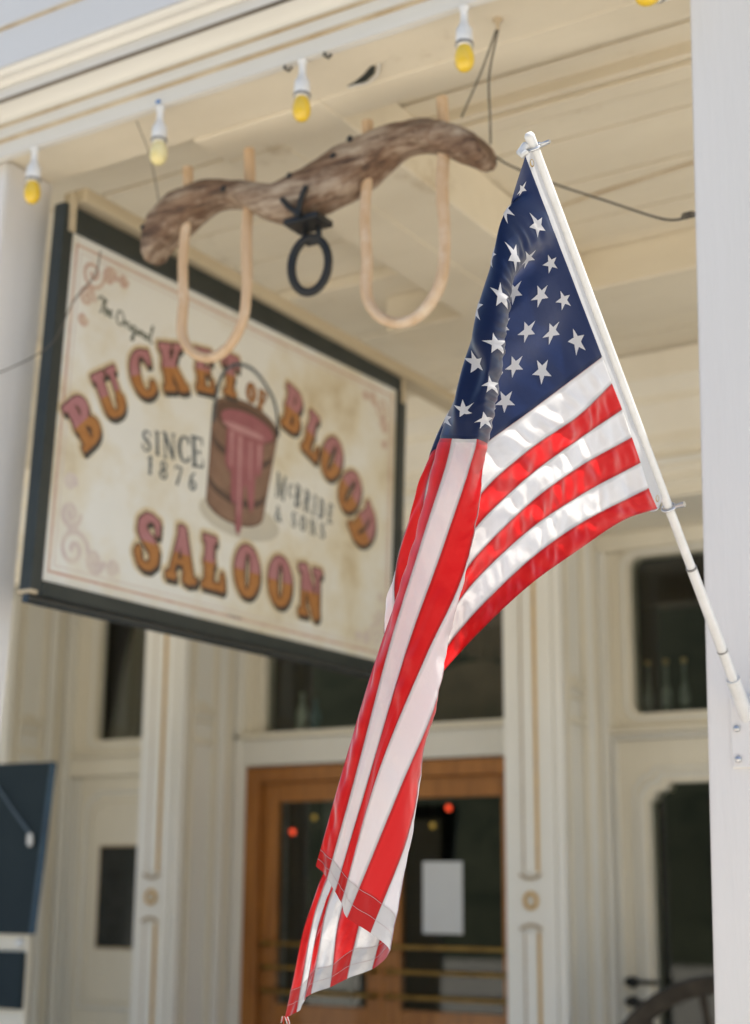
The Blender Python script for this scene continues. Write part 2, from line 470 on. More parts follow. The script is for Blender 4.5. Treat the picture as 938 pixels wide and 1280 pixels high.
bar([(3.022, 4.216), (3.2135, 4.216), (3.2135, 4.68), (3.022, 4.68)], 'fascia', 'fascia_board')
# sloping roof sheet that keeps the sun off the porch
b = MB(); b.prism([(X0, 2.93, 4.69), (X1, 2.93, 4.69), (X1, 9.5, 5.1), (X0, 9.5, 5.1)], (0, 0, 0.06)); b.build('roof_sheet', 'fascia', porch)
# inner soffit strip, wider to the right of the cross beam
b = MB(); b.box(-2.34, X1, 3.432, 3.56, 3.889, 4.10, 0.004); b.build('soffit_board', 'ceiling', porch)
# cross beam running back to the wall
b = MB(); b.box(-2.82, -2.34, 3.434, 5.298, 3.885, 4.095, 0.006)
cb = b.build('cross_beam', 'ceiling', porch)
b = MB(); b.box(-2.80, -2.585, 3.60, 5.29, 3.880, 3.8848); b.build('soffit_board', 'ceiling', cb)
b = MB(); b.box(0.05, 0.53, 3.57, 5.298, 3.886, 4.095, 0.006); b.build('cross_beam', 'ceiling', porch)
b = MB(); b.box(-7.2, -6.72, 3.434, 5.298, 3.886, 4.095, 0.006); b.build('cross_beam', 'ceiling', porch)
# ceiling planks laid along the street
y = 3.436
i = 0
while y < 6.86:
    w = 0.16
    dz = rnd.uniform(-0.006, 0.006)
    b = MB(); b.box(X0, X1, y + 0.004, min(y + w - 0.004, 6.88), 4.10 + dz, 4.135 + dz, 0.003)
    b.build('ceiling_plank', 'ceiling', porch)
    y += w; i += 1
b = MB(); b.box(X0, X1, 3.43, 7.6, 4.142, 4.16); b.build('roof_deck', 'ceiling', porch)
# thick batten with a stepped edge across the ceiling
for (ya, yb, za) in ((4.02, 4.16, 4.055), (4.05, 4.13, 4.035)):
    b = MB(); b.box(-2.338, 0.048, ya, yb, za, 4.097 if za > 4.04 else 4.0535, 0.004); b.build('ceiling_batten', 'ceiling', porch)
b = MB(); b.box(-6.7, -2.822, 5.02, 5.12, 4.05, 4.097, 0.004); b.build('ceiling_batten', 'ceiling', porch)
b = MB(); b.box(-3.25, X1, 5.30, 5.74, 3.930, 4.095, 0.008); b.build('transverse_beam', 'ceiling', porch)
b = MB(); b.box(-3.25, X1, 5.742, 5.80, 3.975, 4.095, 0.008); b.build('beam_moulding', 'ceiling', porch)
# broken slot in the soffit
sl = [(-2.225 + 0.0, 3.405), (-2.19, 3.395), (-2.15, 3.375), (-2.105, 3.345), (-2.095, 3.352), (-2.12, 3.385), (-2.16, 3.408), (-2.2, 3.415)]
b = MB(); b.prism([(x, yy, 3.889) for x, yy in sl], (0, 0, 0.002)); vs_ = b.build('soffit_slot', 'black_frame', porch)
b = MB(); b.tube([(-2.225, 3.408, 3.888), (-2.16, 3.414, 3.886), (-2.11, 3.388, 3.885), (-2.075, 3.34, 3.886)], 0.004, 6); b.build('slot_lip', 'trim', vs_)
# beam that carries the hanging sign
b = MB(); b.box(-3.362, -3.262, 3.434, 6.52, 3.792, 3.842, 0.006); b.build('hanger_beam', 'beige_wood', porch)

# ------------------------------------------------------------------ posts
def post(label, x0, w, y0, d, lean):
    t = thing('porch_post', label, 'post', (x0, y0, 0))
    z0, z1 = 0.0, 3.886
    sh = lambda x, z: x + lean * (z - 2.0)
    b = MB()
    bm = bmesh.new(); bmesh.ops.create_cube(bm, size=1)
    for v in bm.verts:
        z = z0 + (v.co.z + 0.5) * (z1 - z0)
        v.co = (sh(x0 + (v.co.x + 0.5) * w, z), y0 + (v.co.y + 0.5) * d, z)
    bmesh.ops.bevel(bm, geom=[e for e in bm.edges if abs(e.verts[0].co.z - e.verts[1].co.z) > 1], offset=0.006, segments=2, affect='EDGES')
    bm.verts.index_update()
    b.add([v.co[:] for v in bm.verts], [[v.index for v in f.verts] for f in bm.faces]); bm.free()
    b.build('shaft', 'post', t)
    b = MB(); b.box(sh(x0, 0) - .02, sh(x0, 0) + w + .02, y0 - .02, y0 + d + .02, 0.0, .2, .008); b.build('base', 'post', t)
    return t
post('tall off-white square porch post carrying the flag bracket', -1.152, 0.235, 3.220, 0.21, 0.0215)
pl = post('off-white square porch post beside the hanging sign', -3.495 - 0.22, 0.22, 3.235, 0.205, 0.04)
# nail heads on the right post
# ------------------------------------------------------------------ facade
fac = thing('saloon_building', 'cream Victorian storefront with deep piers, tall windows and oak doors', 'building', (-4.6, 7.5, 0))
YF, YW = 6.85, 7.5
def fbox(name, mat, x0, x1, y0, y1, z0, z1, bev=0.004, parent=None):
    b = MB(); b.box(x0, x1, y0, y1, z0, z1, bev); return b.build(name, mat, parent or fac)
# piers
def pier(x0, x1, front=True):
    p = fbox('pier', 'facade_pale', x0, x1, YF, 7.62, 0, 3.45, 0.006)
    xm = (x0 + x1) / 2 + 0.005
    if front:
        # raised centre strip edged with gold on one side and brown on the other
        for za, zb in ((1.70, 3.30), (0.25, 1.42)):
            fbox('raised_strip', 'facade_pale', xm - 0.028, xm + 0.030, YF - 0.014, YF - 0.0006, za, zb, 0.004, p)
            fbox('gold_line', 'gold', xm + 0.033, xm + 0.046, YF - 0.008, YF - 0.0006, za, zb, 0, p)
            fbox('brown_line', 'brown_line', xm - 0.040, xm - 0.031, YF - 0.006, YF - 0.0006, za, zb, 0, p)
        for za in (1.70, 1.42):
            s = -1 if za > 1.5 else 1
            arc = [(xm - 0.055 + 0.11 * t, YF - 0.010, za + s * (0.012 + 0.02 * 4 * t * (1 - t))) for t in [k / 10 for k in range(11)]]
            b = MB(); b.tube(arc, 0.008, 6); b.build('collar_moulding', 'brown_line', p)
        ring = [(xm + 0.032 * math.cos(a), YF - 0.010, 1.565 + 0.036 * math.sin(a)) for a in [k * math.pi / 12 for k in range(24)]]
        b = MB(); b.tube(ring, 0.0085, 8, closed=True); b.build('rosette', 'gold', p)
        b = MB(); b.lathe([(0.020, 0), (0.018, 0.006), (0.010, 0.010), (0.0, 0.011)], (xm, YF - 0.0006, 1.565), 16, (0, -1, 0)); b.build('rosette_boss', 'facade_pale', p)
    # right-hand reveal : framed panels, a bracket ledge between them
    xr = x1
    for (ya, yb, dd, mt_) in ((6.862, 6.925, 0.045, 'facade_pale'), (6.99, 7.015, 0.030, 'facade'), (7.20, 7.225, 0.030, 'facade'), (7.40, 7.49, 0.050, 'facade_pale')):
        fbox('reveal_moulding', mt_, xr + 0.0006, xr + dd, ya, yb, 0, 3.38, 0.010, p)
    for yc, rr in ((6.957, 0.022), (7.285, 0.032), (7.360, 0.026)):
        b = MB(); b.tube([(xr + 0.004, yc, 0.0), (xr + 0.004, yc, 1.7), (xr + 0.004, yc, 3.38)], rr, 14); b.build('reveal_round', 'facade_pale' if rr > .03 else 'facade', p)
    for z, h, dd in ((2.60, 0.03, 0.035), (2.55, 0.018, 0.022), (2.425, 0.03, 0.032)):
        fbox('bracket_ledge', 'facade', xr + 0.0008, xr + dd, 7.018, 7.197, z, z + h, 0.006, p)
    sc = [(xr + 0.001, 7.107 + 0.055 * math.cos(a) * (1 - a / 9), 2.635 + 0.03 * abs(math.sin(a))) for a in [k * math.pi / 10 for k in range(21)]]
    b = MB(); b.tube(sc, 0.010, 6); b.build('bracket_scroll', 'facade', p)
    return p
pier(-5.837, -5.602); pier(-3.502, -3.238); pier(-7.24, -6.985); pier(-1.17, -0.905)
# lintel and cornice above the bays
prof = [(7.62, 3.45), (6.80, 3.45), (6.80, 3.50), (6.77, 3.515), (6.77, 3.56), (6.74, 3.585), (6.74, 3.66), (6.70, 3.69), (6.70, 3.74), (6.66, 3.79), (6.60, 3.86), (6.60, 3.90), (6.52, 3.96), (6.52, 4.09), (7.62, 4.09)]
b = MB(); b.extrude_x(prof, X0, X1); b.build('cornice', 'facade', fac)
fbox('cornice_bead', 'facade_pale', X0, X1, 6.715, 6.7395, 3.600, 3.622)
fbox('lintel', 'facade', -9, -0.5, 7.40, 7.62, 3.36, 3.449)

def frame_rect(name, mat, x0, x1, z0, z1, w, y0, y1, parent):
    """four boards round an opening"""
    fbox(name, mat, x0 - w, x0, y0, y1, z0 - w, z1 + w, 0.005, parent)
    fbox(name, mat, x1, x1 + w, y0, y1, z0 - w, z1 + w, 0.005, parent)
    fbox(name, mat, x0, x1, y0, y1, z1, z1 + w, 0.005, parent)
    fbox(name, mat, x0, x1, y0, y1, z0 - w, z0, 0.005, parent)
def bead_loop(name, mat, pts, r, parent):
    b = MB(); b.tube(pts, r, 6, closed=True); return b.build(name, mat, parent)
def rounded(x0, x1, z0, z1, r, y, n=6):
    out = []
    for cx, cz, a0 in ((x1 - r, z1 - r, 0), (x0 + r, z1 - r, 90), (x0 + r, z0 + r, 180), (x1 - r, z0 + r, 270)):
        for k in range(n + 1):
            a = R(a0 + 90 * k / n); out.append((cx + r * math.cos(a), y, cz + r * math.sin(a)))
    return out
def plate_with_hole(outer, hole, y0, y1):
    """flat plate in x,z with one hole (both loops same count and order)"""
    b = MB()
    n = len(hole)
    vs = [(x, y0, z) for x, z in outer] + [(x, y0, z) for x, z in hole] + [(x, y1, z) for x, z in hole] + [(x, y1, z) for x, z in outer]
    fs = []
    for k in range(n):
        j = (k + 1) % n
        fs.append((k, j, n + j, n + k)); fs.append((n + k, n + j, 2 * n + j, 2 * n + k)); fs.append((2 * n + k, 2 * n + j, 3 * n + j, 3 * n + k)); fs.append((3 * n + k, 3 * n + j, j, k))
    b.add(vs, fs)
    return b
def outer_of(hole, x0, x1, z0, z1):
    """pushes each hole point straight out to a rectangle"""
    cx, cz = (x0 + x1) / 2, (z0 + z1) / 2
    out = []
    for (x, z) in hole:
        dx, dz = x - cx, z - cz
        t = min((x1 - cx) / abs(dx) if abs(dx) > 1e-6 else 9e9, (z1 - cz) / abs(dz) if abs(dz) > 1e-6 else 9e9)
        out.append((cx + dx * t, cz + dz * t))
    for c in ((x0, z0), (x0, z1), (x1, z0), (x1, z1)):
        k = min(range(len(out)), key=lambda i: (out[i][0] - c[0]) ** 2 + (out[i][1] - c[1]) ** 2)
        out[k] = c
    return out

# --- door bay -------------------------------------------------------------
fbox('jamb_board', 'facade_pale', -5.600, -5.53, 7.44, 7.60, 0, 2.32)
fbox('jamb_board', 'facade_pale', -3.64, -3.504, 7.44, 7.60, 0, 2.32)
fbox('header_board', 'facade_pale', -5.600, -3.504, 7.44, 7.60, 2.322, 2.475)
fbox('transom_sill', 'facade', -5.600, -3.504, 7.40, 7.60, 2.477, 2.512)
tw = fbox('window', 'facade', -5.600, -5.49, 7.46, 7.60, 2.514, 3.358)
fbox('frame', 'facade', -5.488, -5.435, 7.475, 7.59, 2.514, 3.358, 0.006, tw)
fbox('frame', 'facade', -3.65, -3.504, 7.46, 7.60, 2.514, 3.358, 0.006, tw)
b = MB(); b.box(-5.435, -3.65, 7.530, 7.534, 2.514, 3.358); b.build('pane', 'glass', tw)
# oak door frame and two leaves
df = fbox('door_frame', 'oak', -5.528, -5.43, 7.45, 7.60, 0, 2.312)
fbox('frame_board', 'oak', -3.74, -3.642, 7.45, 7.60, 0, 2.312, 0.004, df)
fbox('frame_board', 'oak', -5.428, -3.742, 7.45, 7.60, 2.225, 2.312, 0.004, df)
def leaf(x0, x1, hinge):
    d = fbox('door', 'oak', x0, x0 + 0.105, 7.49, 7.545, 0.02, 2.222, 0.005)
    fbox('stile', 'oak', x1 - 0.105, x1, 7.49, 7.545, 0.02, 2.222, 0.005, d)
    fbox('rail', 'oak', x0 + 0.107, x1 - 0.107, 7.492, 7.545, 2.11, 2.222, 0.005, d)
    fbox('rail', 'oak', x0 + 0.107, x1 - 0.107, 7.492, 7.545, 0.78, 0.98, 0.005, d)
    fbox('rail', 'oak', x0 + 0.107, x1 - 0.107, 7.492, 7.545, 0.02, 0.22, 0.005, d)
    fbox('lower_panel', 'oak', x0 + 0.107, x1 - 0.107, 7.51, 7.535, 0.22, 0.78, 0.003, d)
    b = MB(); b.box(x0 + 0.107, x1 - 0.107, 7.518, 7.522, 0.98, 2.11); b.build('pane', 'glass', d)
    for z in (1.31, 1.18, 1.05):
        b = MB(); b.tube([(x0 + 0.05, 7.452, z), (x1 - 0.05, 7.452, z)], 0.0115, 10); b.build('push_bar', 'brass', d)
        for xx in (x0 + 0.05, x1 - 0.05):
            b = MB(); b.lathe([(0.022, 0), (0.022, 0.006), (0.010, 0.010), (0.010, 0.045), (0.017, 0.048), (0.0, 0.056)], (xx, 7.4895, z), 12, (0, -1, 0)); b.build('bar_mount', 'brass', d)
    for z in (0.4, 1.45, 2.0):
        b = MB(); b.tube([(hinge, 7.478, z - 0.045), (hinge, 7.478, z + 0.045)], 0.011, 8); b.build('hinge', 'iron', d)
    return d
leaf(-5.425, -4.592, -5.44); leaf(-4.588, -3.745, -3.73)
# --- right bay ------------------------------------------------------------
hole = [(x, z) for x, _, z in rounded(-3.075, -1.34, 2.505, 3.335, 0.055, 0)]
b = plate_with_hole(outer_of(hole, -3.236, -1.172, 2.40, 3.358), hole, 7.47, 7.60)
rw = b.build('window', 'facade', fac)
b = MB(); b.box(-3.10, -1.3, 7.530, 7.534, 2.48, 3.35); b.build('pane', 'glass', rw)
bead_loop('frame_bead', 'facade_pale', rounded(-3.105, -1.31, 2.475, 3.352, 0.08, 7.466), 0.011, rw)
bead_loop('frame_bead', 'facade', rounded(-3.155, -1.26, 2.435, 3.356, 0.10, 7.466), 0.009, rw)
fbox('sill', 'facade', -3.236, -1.172, 7.425, 7.469, 2.405, 2.435, 0.008, rw)
fbox('sill', 'facade_pale', -3.236, -1.172, 7.445, 7.469, 2.375, 2.399, 0.006, rw)
# lower window with stepped corners
def stepped(x0, x1, z0, z1, st=0.075):
    def corner(cx, cz, sx):
        q = [(0, -2.0), (0, -1.25), (0.28, -1.18), (0.36, -0.86), (0.62, -0.62), (0.92, -0.52), (1.3, -0.5), (1.38, -0.12), (1.45, 0.0), (2.0, 0)]
        return [(cx + sx * a * st, cz + c * st) for a, c in q]
    top = corner(x0, z1, 1) + corner(x1, z1, -1)[::-1]
    return top + [(x1, (z0 + z1) / 2), (x1, z0), ((x0 + x1) / 2, z0), (x0, z0), (x0, (z0 + z1) / 2)]
hole = stepped(-3.003, -1.41, 0.62, 2.150)
b = plate_with_hole(outer_of(hole, -3.236, -1.172, 0.42, 2.372), hole, 7.475, 7.60)
lw = b.build('window', 'facade', fac)
b = MB(); b.box(-3.05, -1.36, 7.530, 7.534, 0.60, 2.17); b.build('pane', 'glass', lw)
for off, r in ((0.042, 0.012), (0.075, 0.009)):
    pts = [(x, 7.472, z) for x, z in stepped(-3.003 - off, -1.41 + off, 0.62 - off, 2.150 + off)]
    bead_loop('frame_bead', 'facade_pale', pts, r, lw)
fbox('wainscot', 'facade', -3.236, -1.172, 7.475, 7.60, 0, 0.418)
for xa in (-3.225, -3.18):
    fbox('edge_moulding', 'facade_pale', xa, xa + 0.022, 7.45, 7.4745, 0.43, 2.37)
# --- left bay : a narrow panelled door under a transom --------------------
hole = [(x, z) for x, _, z in rounded(-6.755, -5.98, 2.530, 3.345, 0.03, 0)]
b = plate_with_hole(outer_of(hole, -6.983, -5.839, 2.42, 3.358), hole, 7.47, 7.60)
lt = b.build('window', 'facade', fac)
b = MB(); b.box(-6.78, -5.95, 7.530, 7.534, 2.50, 3.355); b.build('pane', 'glass', lt)
bead_loop('frame_bead', 'facade_pale', rounded(-6.79, -5.945, 2.495, 3.352, 0.05, 7.466), 0.011, lt)
fbox('sill', 'facade', -6.983, -5.839, 7.43, 7.469, 2.425, 2.455, 0.008, lt)
fbox('header_board', 'facade', -6.983, -5.839, 7.45, 7.60, 2.30, 2.418)
nd = fbox('door', 'facade', -6.983, -5.839, 7.485, 7.58, 0, 2.298, 0.005)
pts = [(x, 7.483, z) for x, z in stepped(-6.80, -6.0, 0.9, 2.20, 0.06)]
bead_loop('panel_bead', 'facade_pale', pts, 0.013, nd)
pts = [(x, 7.483, z) for x, z in stepped(-6.76, -6.04, 0.94, 2.14, 0.06)]
bead_loop('panel_bead', 'facade', pts, 0.009, nd)
fbox('door_light', 'black_gloss', -6.665, -6.20, 7.4790, 7.4846, 1.262, 1.862, 0, nd)
frame_rect('light_frame', 'brown_line', -6.665, -6.20, 1.262, 1.862, 0.012, 7.474, 7.4846, nd)
for xa in (-6.93, -6.88):
    fbox('edge_moulding', 'facade_pale', xa, xa + 0.022, 7.46, 7.4846, 0.1, 2.29, 0.004, nd)
# dark room behind the glass
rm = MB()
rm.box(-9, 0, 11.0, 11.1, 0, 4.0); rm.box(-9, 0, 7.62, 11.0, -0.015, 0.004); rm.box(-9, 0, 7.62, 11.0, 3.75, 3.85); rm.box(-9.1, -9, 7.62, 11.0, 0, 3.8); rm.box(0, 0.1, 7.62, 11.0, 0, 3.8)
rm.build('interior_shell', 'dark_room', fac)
fbox('side_wall', 'facade', -9.4, -7.242, 7.3, 7.6, 0, 3.449)
fbox('side_wall', 'facade', -0.90, 2.4, 7.3, 7.6, 0, 3.449)
# upper storey behind the porch roof
fbox('upper_wall', 'facade', X0, X1, 7.35, 7.6, 4.2, 7.0)
# ------------------------------------------------------------------ flag pole, bracket
TIP, BASE = Vector((-1.064, 2.209, 2.880)), Vector((-1.064, 3.200, 1.992))
ax = (BASE - TIP).normalized()
fp = thing('flagpole', 'slim white metal flagpole slanting up from the porch post', 'flagpole', BASE)
L_ = (BASE - TIP).length
b = MB()
b.tube([TIP + ax * t for t in (0.0, 0.3, 0.6, L_ * 0.72)], 0.0092, 14)
b.build('upper_shaft', 'pole', fp)
b = MB(); b.tube([TIP + ax * t for t in (L_ * 0.72, L_ * 0.9, L_ + 0.03)], 0.0106, 14); b.build('lower_shaft', 'pole', fp)
for t in (L_ * 0.72, L_ * 0.885):
    b = MB(); b.tube([TIP + ax * (t - 0.002), TIP + ax * (t + 0.002)], 0.0116, 14); b.build('joint_ring', 'collar', fp)
b = MB(); b.lathe([(0.0, -0.006), (0.006, -0.005), (0.0094, 0.0), (0.0094, 0.004)], TIP, 14, ax); b.build('end_cap', 'pole', fp)
side = Vector((1, 0, 0)); nrm = ax.cross(side)
def ring_at(t, name, r=0.019):
    c = TIP + ax * t
    b = MB(); b.tube([c + (side * math.cos(a) + nrm * math.sin(a)) * r for a in [k * math.pi / 8 for k in range(16)]], 0.0028, 6, closed=True)
    return b.build(name, 'steel', fp)
tc_ = ring_at(0.022, 'clip_ring', 0.0140)
b = MB(); b.tube([TIP + ax * 0.022 + side * 0.013, TIP + ax * 0.018 + side * 0.034 + nrm * 0.004], [0.0045, 0.0035], 8); b.build('thumb_screw', 'steel', tc_)
b = MB(); b.tube([(-1.064, 2.222, 2.868), (-1.076, 2.216, 2.866), (-1.082, 2.208, 2.852), (-1.074, 2.203, 2.842), (-1.068, 2.206, 2.850)], [0.006, 0.008, 0.007, 0.006, 0.005], 8); b.build('clip_strap', 'pole', fp)
bc = ring_at(0.805, 'clip_ring', 0.0140)
b = MB(); b.tube([TIP + ax * 0.805 + side * 0.012, TIP + ax * 0.802 + side * 0.034], [0.0045, 0.0065], 8); b.build('thumb_screw', 'steel', bc)
b = MB(); c0 = TIP + ax * 0.79 - side * 0.022
b.tube([c0 + Vector((-0.012 * math.cos(a) - 0.004, 0.006 * math.sin(a), 0.012 * math.sin(a) - 0.006)) for a in [k * math.pi / 7 for k in range(14)]], 0.0018, 6, closed=True)
b.build('snap_hook', 'steel', bc)

br = thing('flagpole_bracket', 'white bracket screwed to the porch post holding the flagpole', 'bracket', (-1.064, 3.22, 1.93))
b = MB()
b.tube([BASE - ax * 0.075, BASE + ax * 0.02, BASE + ax * 0.05], [0.0150, 0.0150, 0.018], 16)
b.build('socket', 'pole', br)
b = MB(); b.box(-1.098, -1.020, 3.2145, 3.2195, 1.862, 2.015, 0.002); pl_ = b.build('plate', 'post', br)
for (sx, sz) in ((-1.084, 1.880), (-1.084, 1.945), (-1.034, 1.880), (-1.034, 2.0)):
    b = MB(); b.lathe([(0.0075, 0), (0.007, 0.003), (0.004, 0.005), (0, 0.0055)], (sx, 3.2128, sz), 10, (0, -1, 0)); b.build('screw', 'steel', pl_)

# ------------------------------------------------------------------ flag
# (stripe line, [(fraction of the fly, x, y, z), ...]) : how the cloth hangs, in metres
FLAG_ROWS = [
    (0, [(0, -1.068, 2.200, 2.839), (0.03, -1.083, 2.202, 2.802), (0.06, -1.102, 2.216, 2.775), (0.15, -1.138, 2.268, 2.693), (0.27, -1.205, 2.296, 2.520), (0.4, -1.264, 2.307, 2.386), (0.5, -1.314, 2.311, 2.280), (0.6, -1.375, 2.317, 2.156), (0.7, -1.442, 2.323, 2.004), (0.85, -1.516, 2.331, 1.808), (1, -1.573, 2.335, 1.645)]),
    (0.7, [(0, -1.068, 2.229, 2.813), (0.06, -1.105, 2.225, 2.772), (0.15, -1.145, 2.267, 2.685), (0.27, -1.210, 2.275, 2.517), (0.35, -1.257, 2.269, 2.428), (0.4, -1.275, 2.268, 2.378), (0.55, -1.351, 2.295, 2.186), (0.7, -1.428, 2.311, 1.994), (0.85, -1.495, 2.320, 1.807), (1, -1.558, 2.339, 1.630)]),
    (1, [(0, -1.068, 2.242, 2.802), (0.06, -1.107, 2.226, 2.770), (0.15, -1.151, 2.250, 2.671), (0.2, -1.176, 2.251, 2.600), (0.27, -1.213, 2.241, 2.504), (0.333, -1.234, 2.241, 2.427), (0.4, -1.246, 2.256, 2.370), (0.55, -1.326, 2.282, 2.195), (0.7, -1.405, 2.306, 2.013), (0.85, -1.478, 2.319, 1.806), (1, -1.548, 2.335, 1.623)]),
    (1.5, [(0, -1.068, 2.263, 2.783), (0.06, -1.108, 2.213, 2.753), (0.15, -1.151, 2.220, 2.652), (0.2, -1.174, 2.221, 2.584), (0.235, -1.185, 2.223, 2.530), (0.267, -1.179, 2.237, 2.490), (0.333, -1.210, 2.243, 2.412), (0.4, -1.220, 2.255, 2.365), (0.55, -1.303, 2.285, 2.193), (0.7, -1.387, 2.306, 2.012), (0.85, -1.464, 2.321, 1.806), (1, -1.542, 2.338, 1.611)]),
    (2, [(0, -1.068, 2.284, 2.765), (0.033, -1.081, 2.264, 2.743), (0.06, -1.096, 2.247, 2.721), (0.1, -1.111, 2.228, 2.678), (0.15, -1.127, 2.215, 2.624), (0.2, -1.142, 2.220, 2.558), (0.27, -1.158, 2.232, 2.480), (0.4, -1.198, 2.258, 2.362), (0.55, -1.281, 2.287, 2.191), (0.7, -1.369, 2.305, 2.010), (0.85, -1.451, 2.323, 1.806), (1, -1.535, 2.341, 1.600)]),
    (2.6, [(0, -1.068, 2.310, 2.742), (0.033, -1.080, 2.293, 2.720), (0.075, -1.107, 2.267, 2.679), (0.105, -1.118, 2.256, 2.647), (0.15, -1.133, 2.262, 2.607), (0.2, -1.148, 2.272, 2.558), (0.27, -1.170, 2.289, 2.482), (0.4, -1.205, 2.307, 2.367), (0.5, -1.234, 2.295, 2.245), (0.6, -1.277, 2.299, 2.136), (0.72, -1.348, 2.303, 2.001), (0.85, -1.436, 2.318, 1.812), (1, -1.528, 2.344, 1.587)]),
    (3, [(0, -1.068, 2.327, 2.726), (0.033, -1.085, 2.316, 2.710), (0.1, -1.141, 2.286, 2.655), (0.13, -1.157, 2.282, 2.614), (0.2, -1.202, 2.315, 2.555), (0.3, -1.237, 2.331, 2.460), (0.38, -1.234, 2.324, 2.390), (0.44, -1.216, 2.309, 2.332), (0.5, -1.220, 2.307, 2.267), (0.6, -1.256, 2.307, 2.135), (0.72, -1.330, 2.309, 2.001), (0.85, -1.428, 2.317, 1.811), (1, -1.523, 2.344, 1.581)]),
    (4, [(0, -1.068, 2.371, 2.688), (0.033, -1.087, 2.354, 2.675), (0.1, -1.143, 2.318, 2.616), (0.14, -1.176, 2.297, 2.579), (0.27, -1.258, 2.321, 2.484), (0.4, -1.315, 2.327, 2.381), (0.5, -1.353, 2.341, 2.269), (0.6, -1.326, 2.369, 2.131), (0.7, -1.325, 2.367, 2.015), (0.78, -1.339, 2.350, 1.915), (0.88, -1.404, 2.345, 1.778), (1, -1.519, 2.356, 1.556)]),
    (5, [(0, -1.068, 2.416, 2.648), (0.033, -1.089, 2.395, 2.639), (0.1, -1.145, 2.355, 2.577), (0.16, -1.194, 2.320, 2.525), (0.27, -1.273, 2.342, 2.470), (0.36, -1.321, 2.338, 2.407), (0.45, -1.373, 2.349, 2.296), (0.55, -1.423, 2.362, 2.184), (0.65, -1.428, 2.372, 2.090), (0.78, -1.388, 2.407, 1.909), (0.84, -1.388, 2.392, 1.822), (0.9, -1.406, 2.386, 1.717), (1, -1.494, 2.394, 1.530)]),
    (6, [(0, -1.068, 2.462, 2.608), (0.033, -1.093, 2.439, 2.602), (0.1, -1.151, 2.403, 2.540), (0.17, -1.210, 2.365, 2.477), (0.2, -1.233, 2.350, 2.450), (0.33, -1.317, 2.367, 2.369), (0.45, -1.376, 2.384, 2.266), (0.55, -1.427, 2.392, 2.165), (0.65, -1.467, 2.391, 2.074), (0.75, -1.455, 2.422, 1.951), (0.85, -1.439, 2.446, 1.792), (0.93, -1.449, 2.438, 1.642), (1, -1.486, 2.449, 1.496)]),
    (7, [(0, -1.068, 2.509, 2.566), (0.08, -1.127, 2.465, 2.507), (0.16, -1.192, 2.419, 2.444), (0.23, -1.250, 2.377, 2.387), (0.33, -1.326, 2.398, 2.309), (0.45, -1.381, 2.420, 2.198), (0.55, -1.427, 2.433, 2.092), (0.68, -1.461, 2.454, 1.954), (0.8, -1.469, 2.475, 1.794), (0.9, -1.493, 2.480, 1.622), (1, -1.542, 2.475, 1.464)]),
    (8, [(0, -1.068, 2.551, 2.527), (0.1, -1.124, 2.508, 2.457), (0.19, -1.198, 2.455, 2.391), (0.28, -1.274, 2.407, 2.305), (0.38, -1.341, 2.439, 2.213), (0.5, -1.390, 2.465, 2.101), (0.65, -1.441, 2.478, 1.956), (0.8, -1.498, 2.487, 1.781), (0.9, -1.544, 2.478, 1.636), (1, -1.598, 2.484, 1.445)]),
    (9, [(0, -1.068, 2.597, 2.488), (0.11, -1.139, 2.538, 2.421), (0.22, -1.225, 2.475, 2.336), (0.31, -1.301, 2.428, 2.242), (0.41, -1.368, 2.462, 2.144), (0.55, -1.424, 2.478, 2.015), (0.7, -1.498, 2.494, 1.856), (0.82, -1.565, 2.491, 1.695), (0.9, -1.612, 2.483, 1.578), (1, -1.641, 2.488, 1.428)]),
    (10, [(0, -1.068, 2.640, 2.445), (0.12, -1.152, 2.565, 2.376), (0.24, -1.237, 2.496, 2.288), (0.34, -1.320, 2.441, 2.179), (0.45, -1.395, 2.473, 2.072), (0.58, -1.458, 2.491, 1.958), (0.72, -1.538, 2.504, 1.798), (0.83, -1.612, 2.501, 1.659), (0.9, -1.651, 2.496, 1.578), (1, -1.684, 2.491, 1.414)]),
    (11, [(0, -1.068, 2.680, 2.404), (0.13, -1.166, 2.594, 2.328), (0.25, -1.250, 2.522, 2.246), (0.36, -1.342, 2.459, 2.130), (0.48, -1.422, 2.491, 2.016), (0.6, -1.488, 2.504, 1.909), (0.73, -1.566, 2.513, 1.762), (0.83, -1.633, 2.505, 1.644), (0.9, -1.669, 2.502, 1.563), (1, -1.709, 2.504, 1.400)]),
    (12, [(0, -1.068, 2.716, 2.362), (0.14, -1.179, 2.617, 2.279), (0.26, -1.262, 2.544, 2.193), (0.38, -1.362, 2.472, 2.063), (0.5, -1.449, 2.506, 1.967), (0.62, -1.512, 2.509, 1.858), (0.74, -1.595, 2.521, 1.726), (0.83, -1.658, 2.517, 1.637), (0.9, -1.693, 2.516, 1.551), (1, -1.737, 2.520, 1.378)]),
    (13, [(0, -1.068, 2.758, 2.330), (0.07, -1.114, 2.698, 2.300), (0.15, -1.185, 2.629, 2.232), (0.27, -1.261, 2.539, 2.143), (0.34, -1.318, 2.486, 2.068), (0.4, -1.389, 2.490, 2.008), (0.52, -1.478, 2.511, 1.909), (0.64, -1.550, 2.523, 1.792), (0.75, -1.624, 2.527, 1.696), (0.84, -1.683, 2.519, 1.622), (0.9, -1.714, 2.517, 1.547), (1, -1.768, 2.529, 1.366)]),
]

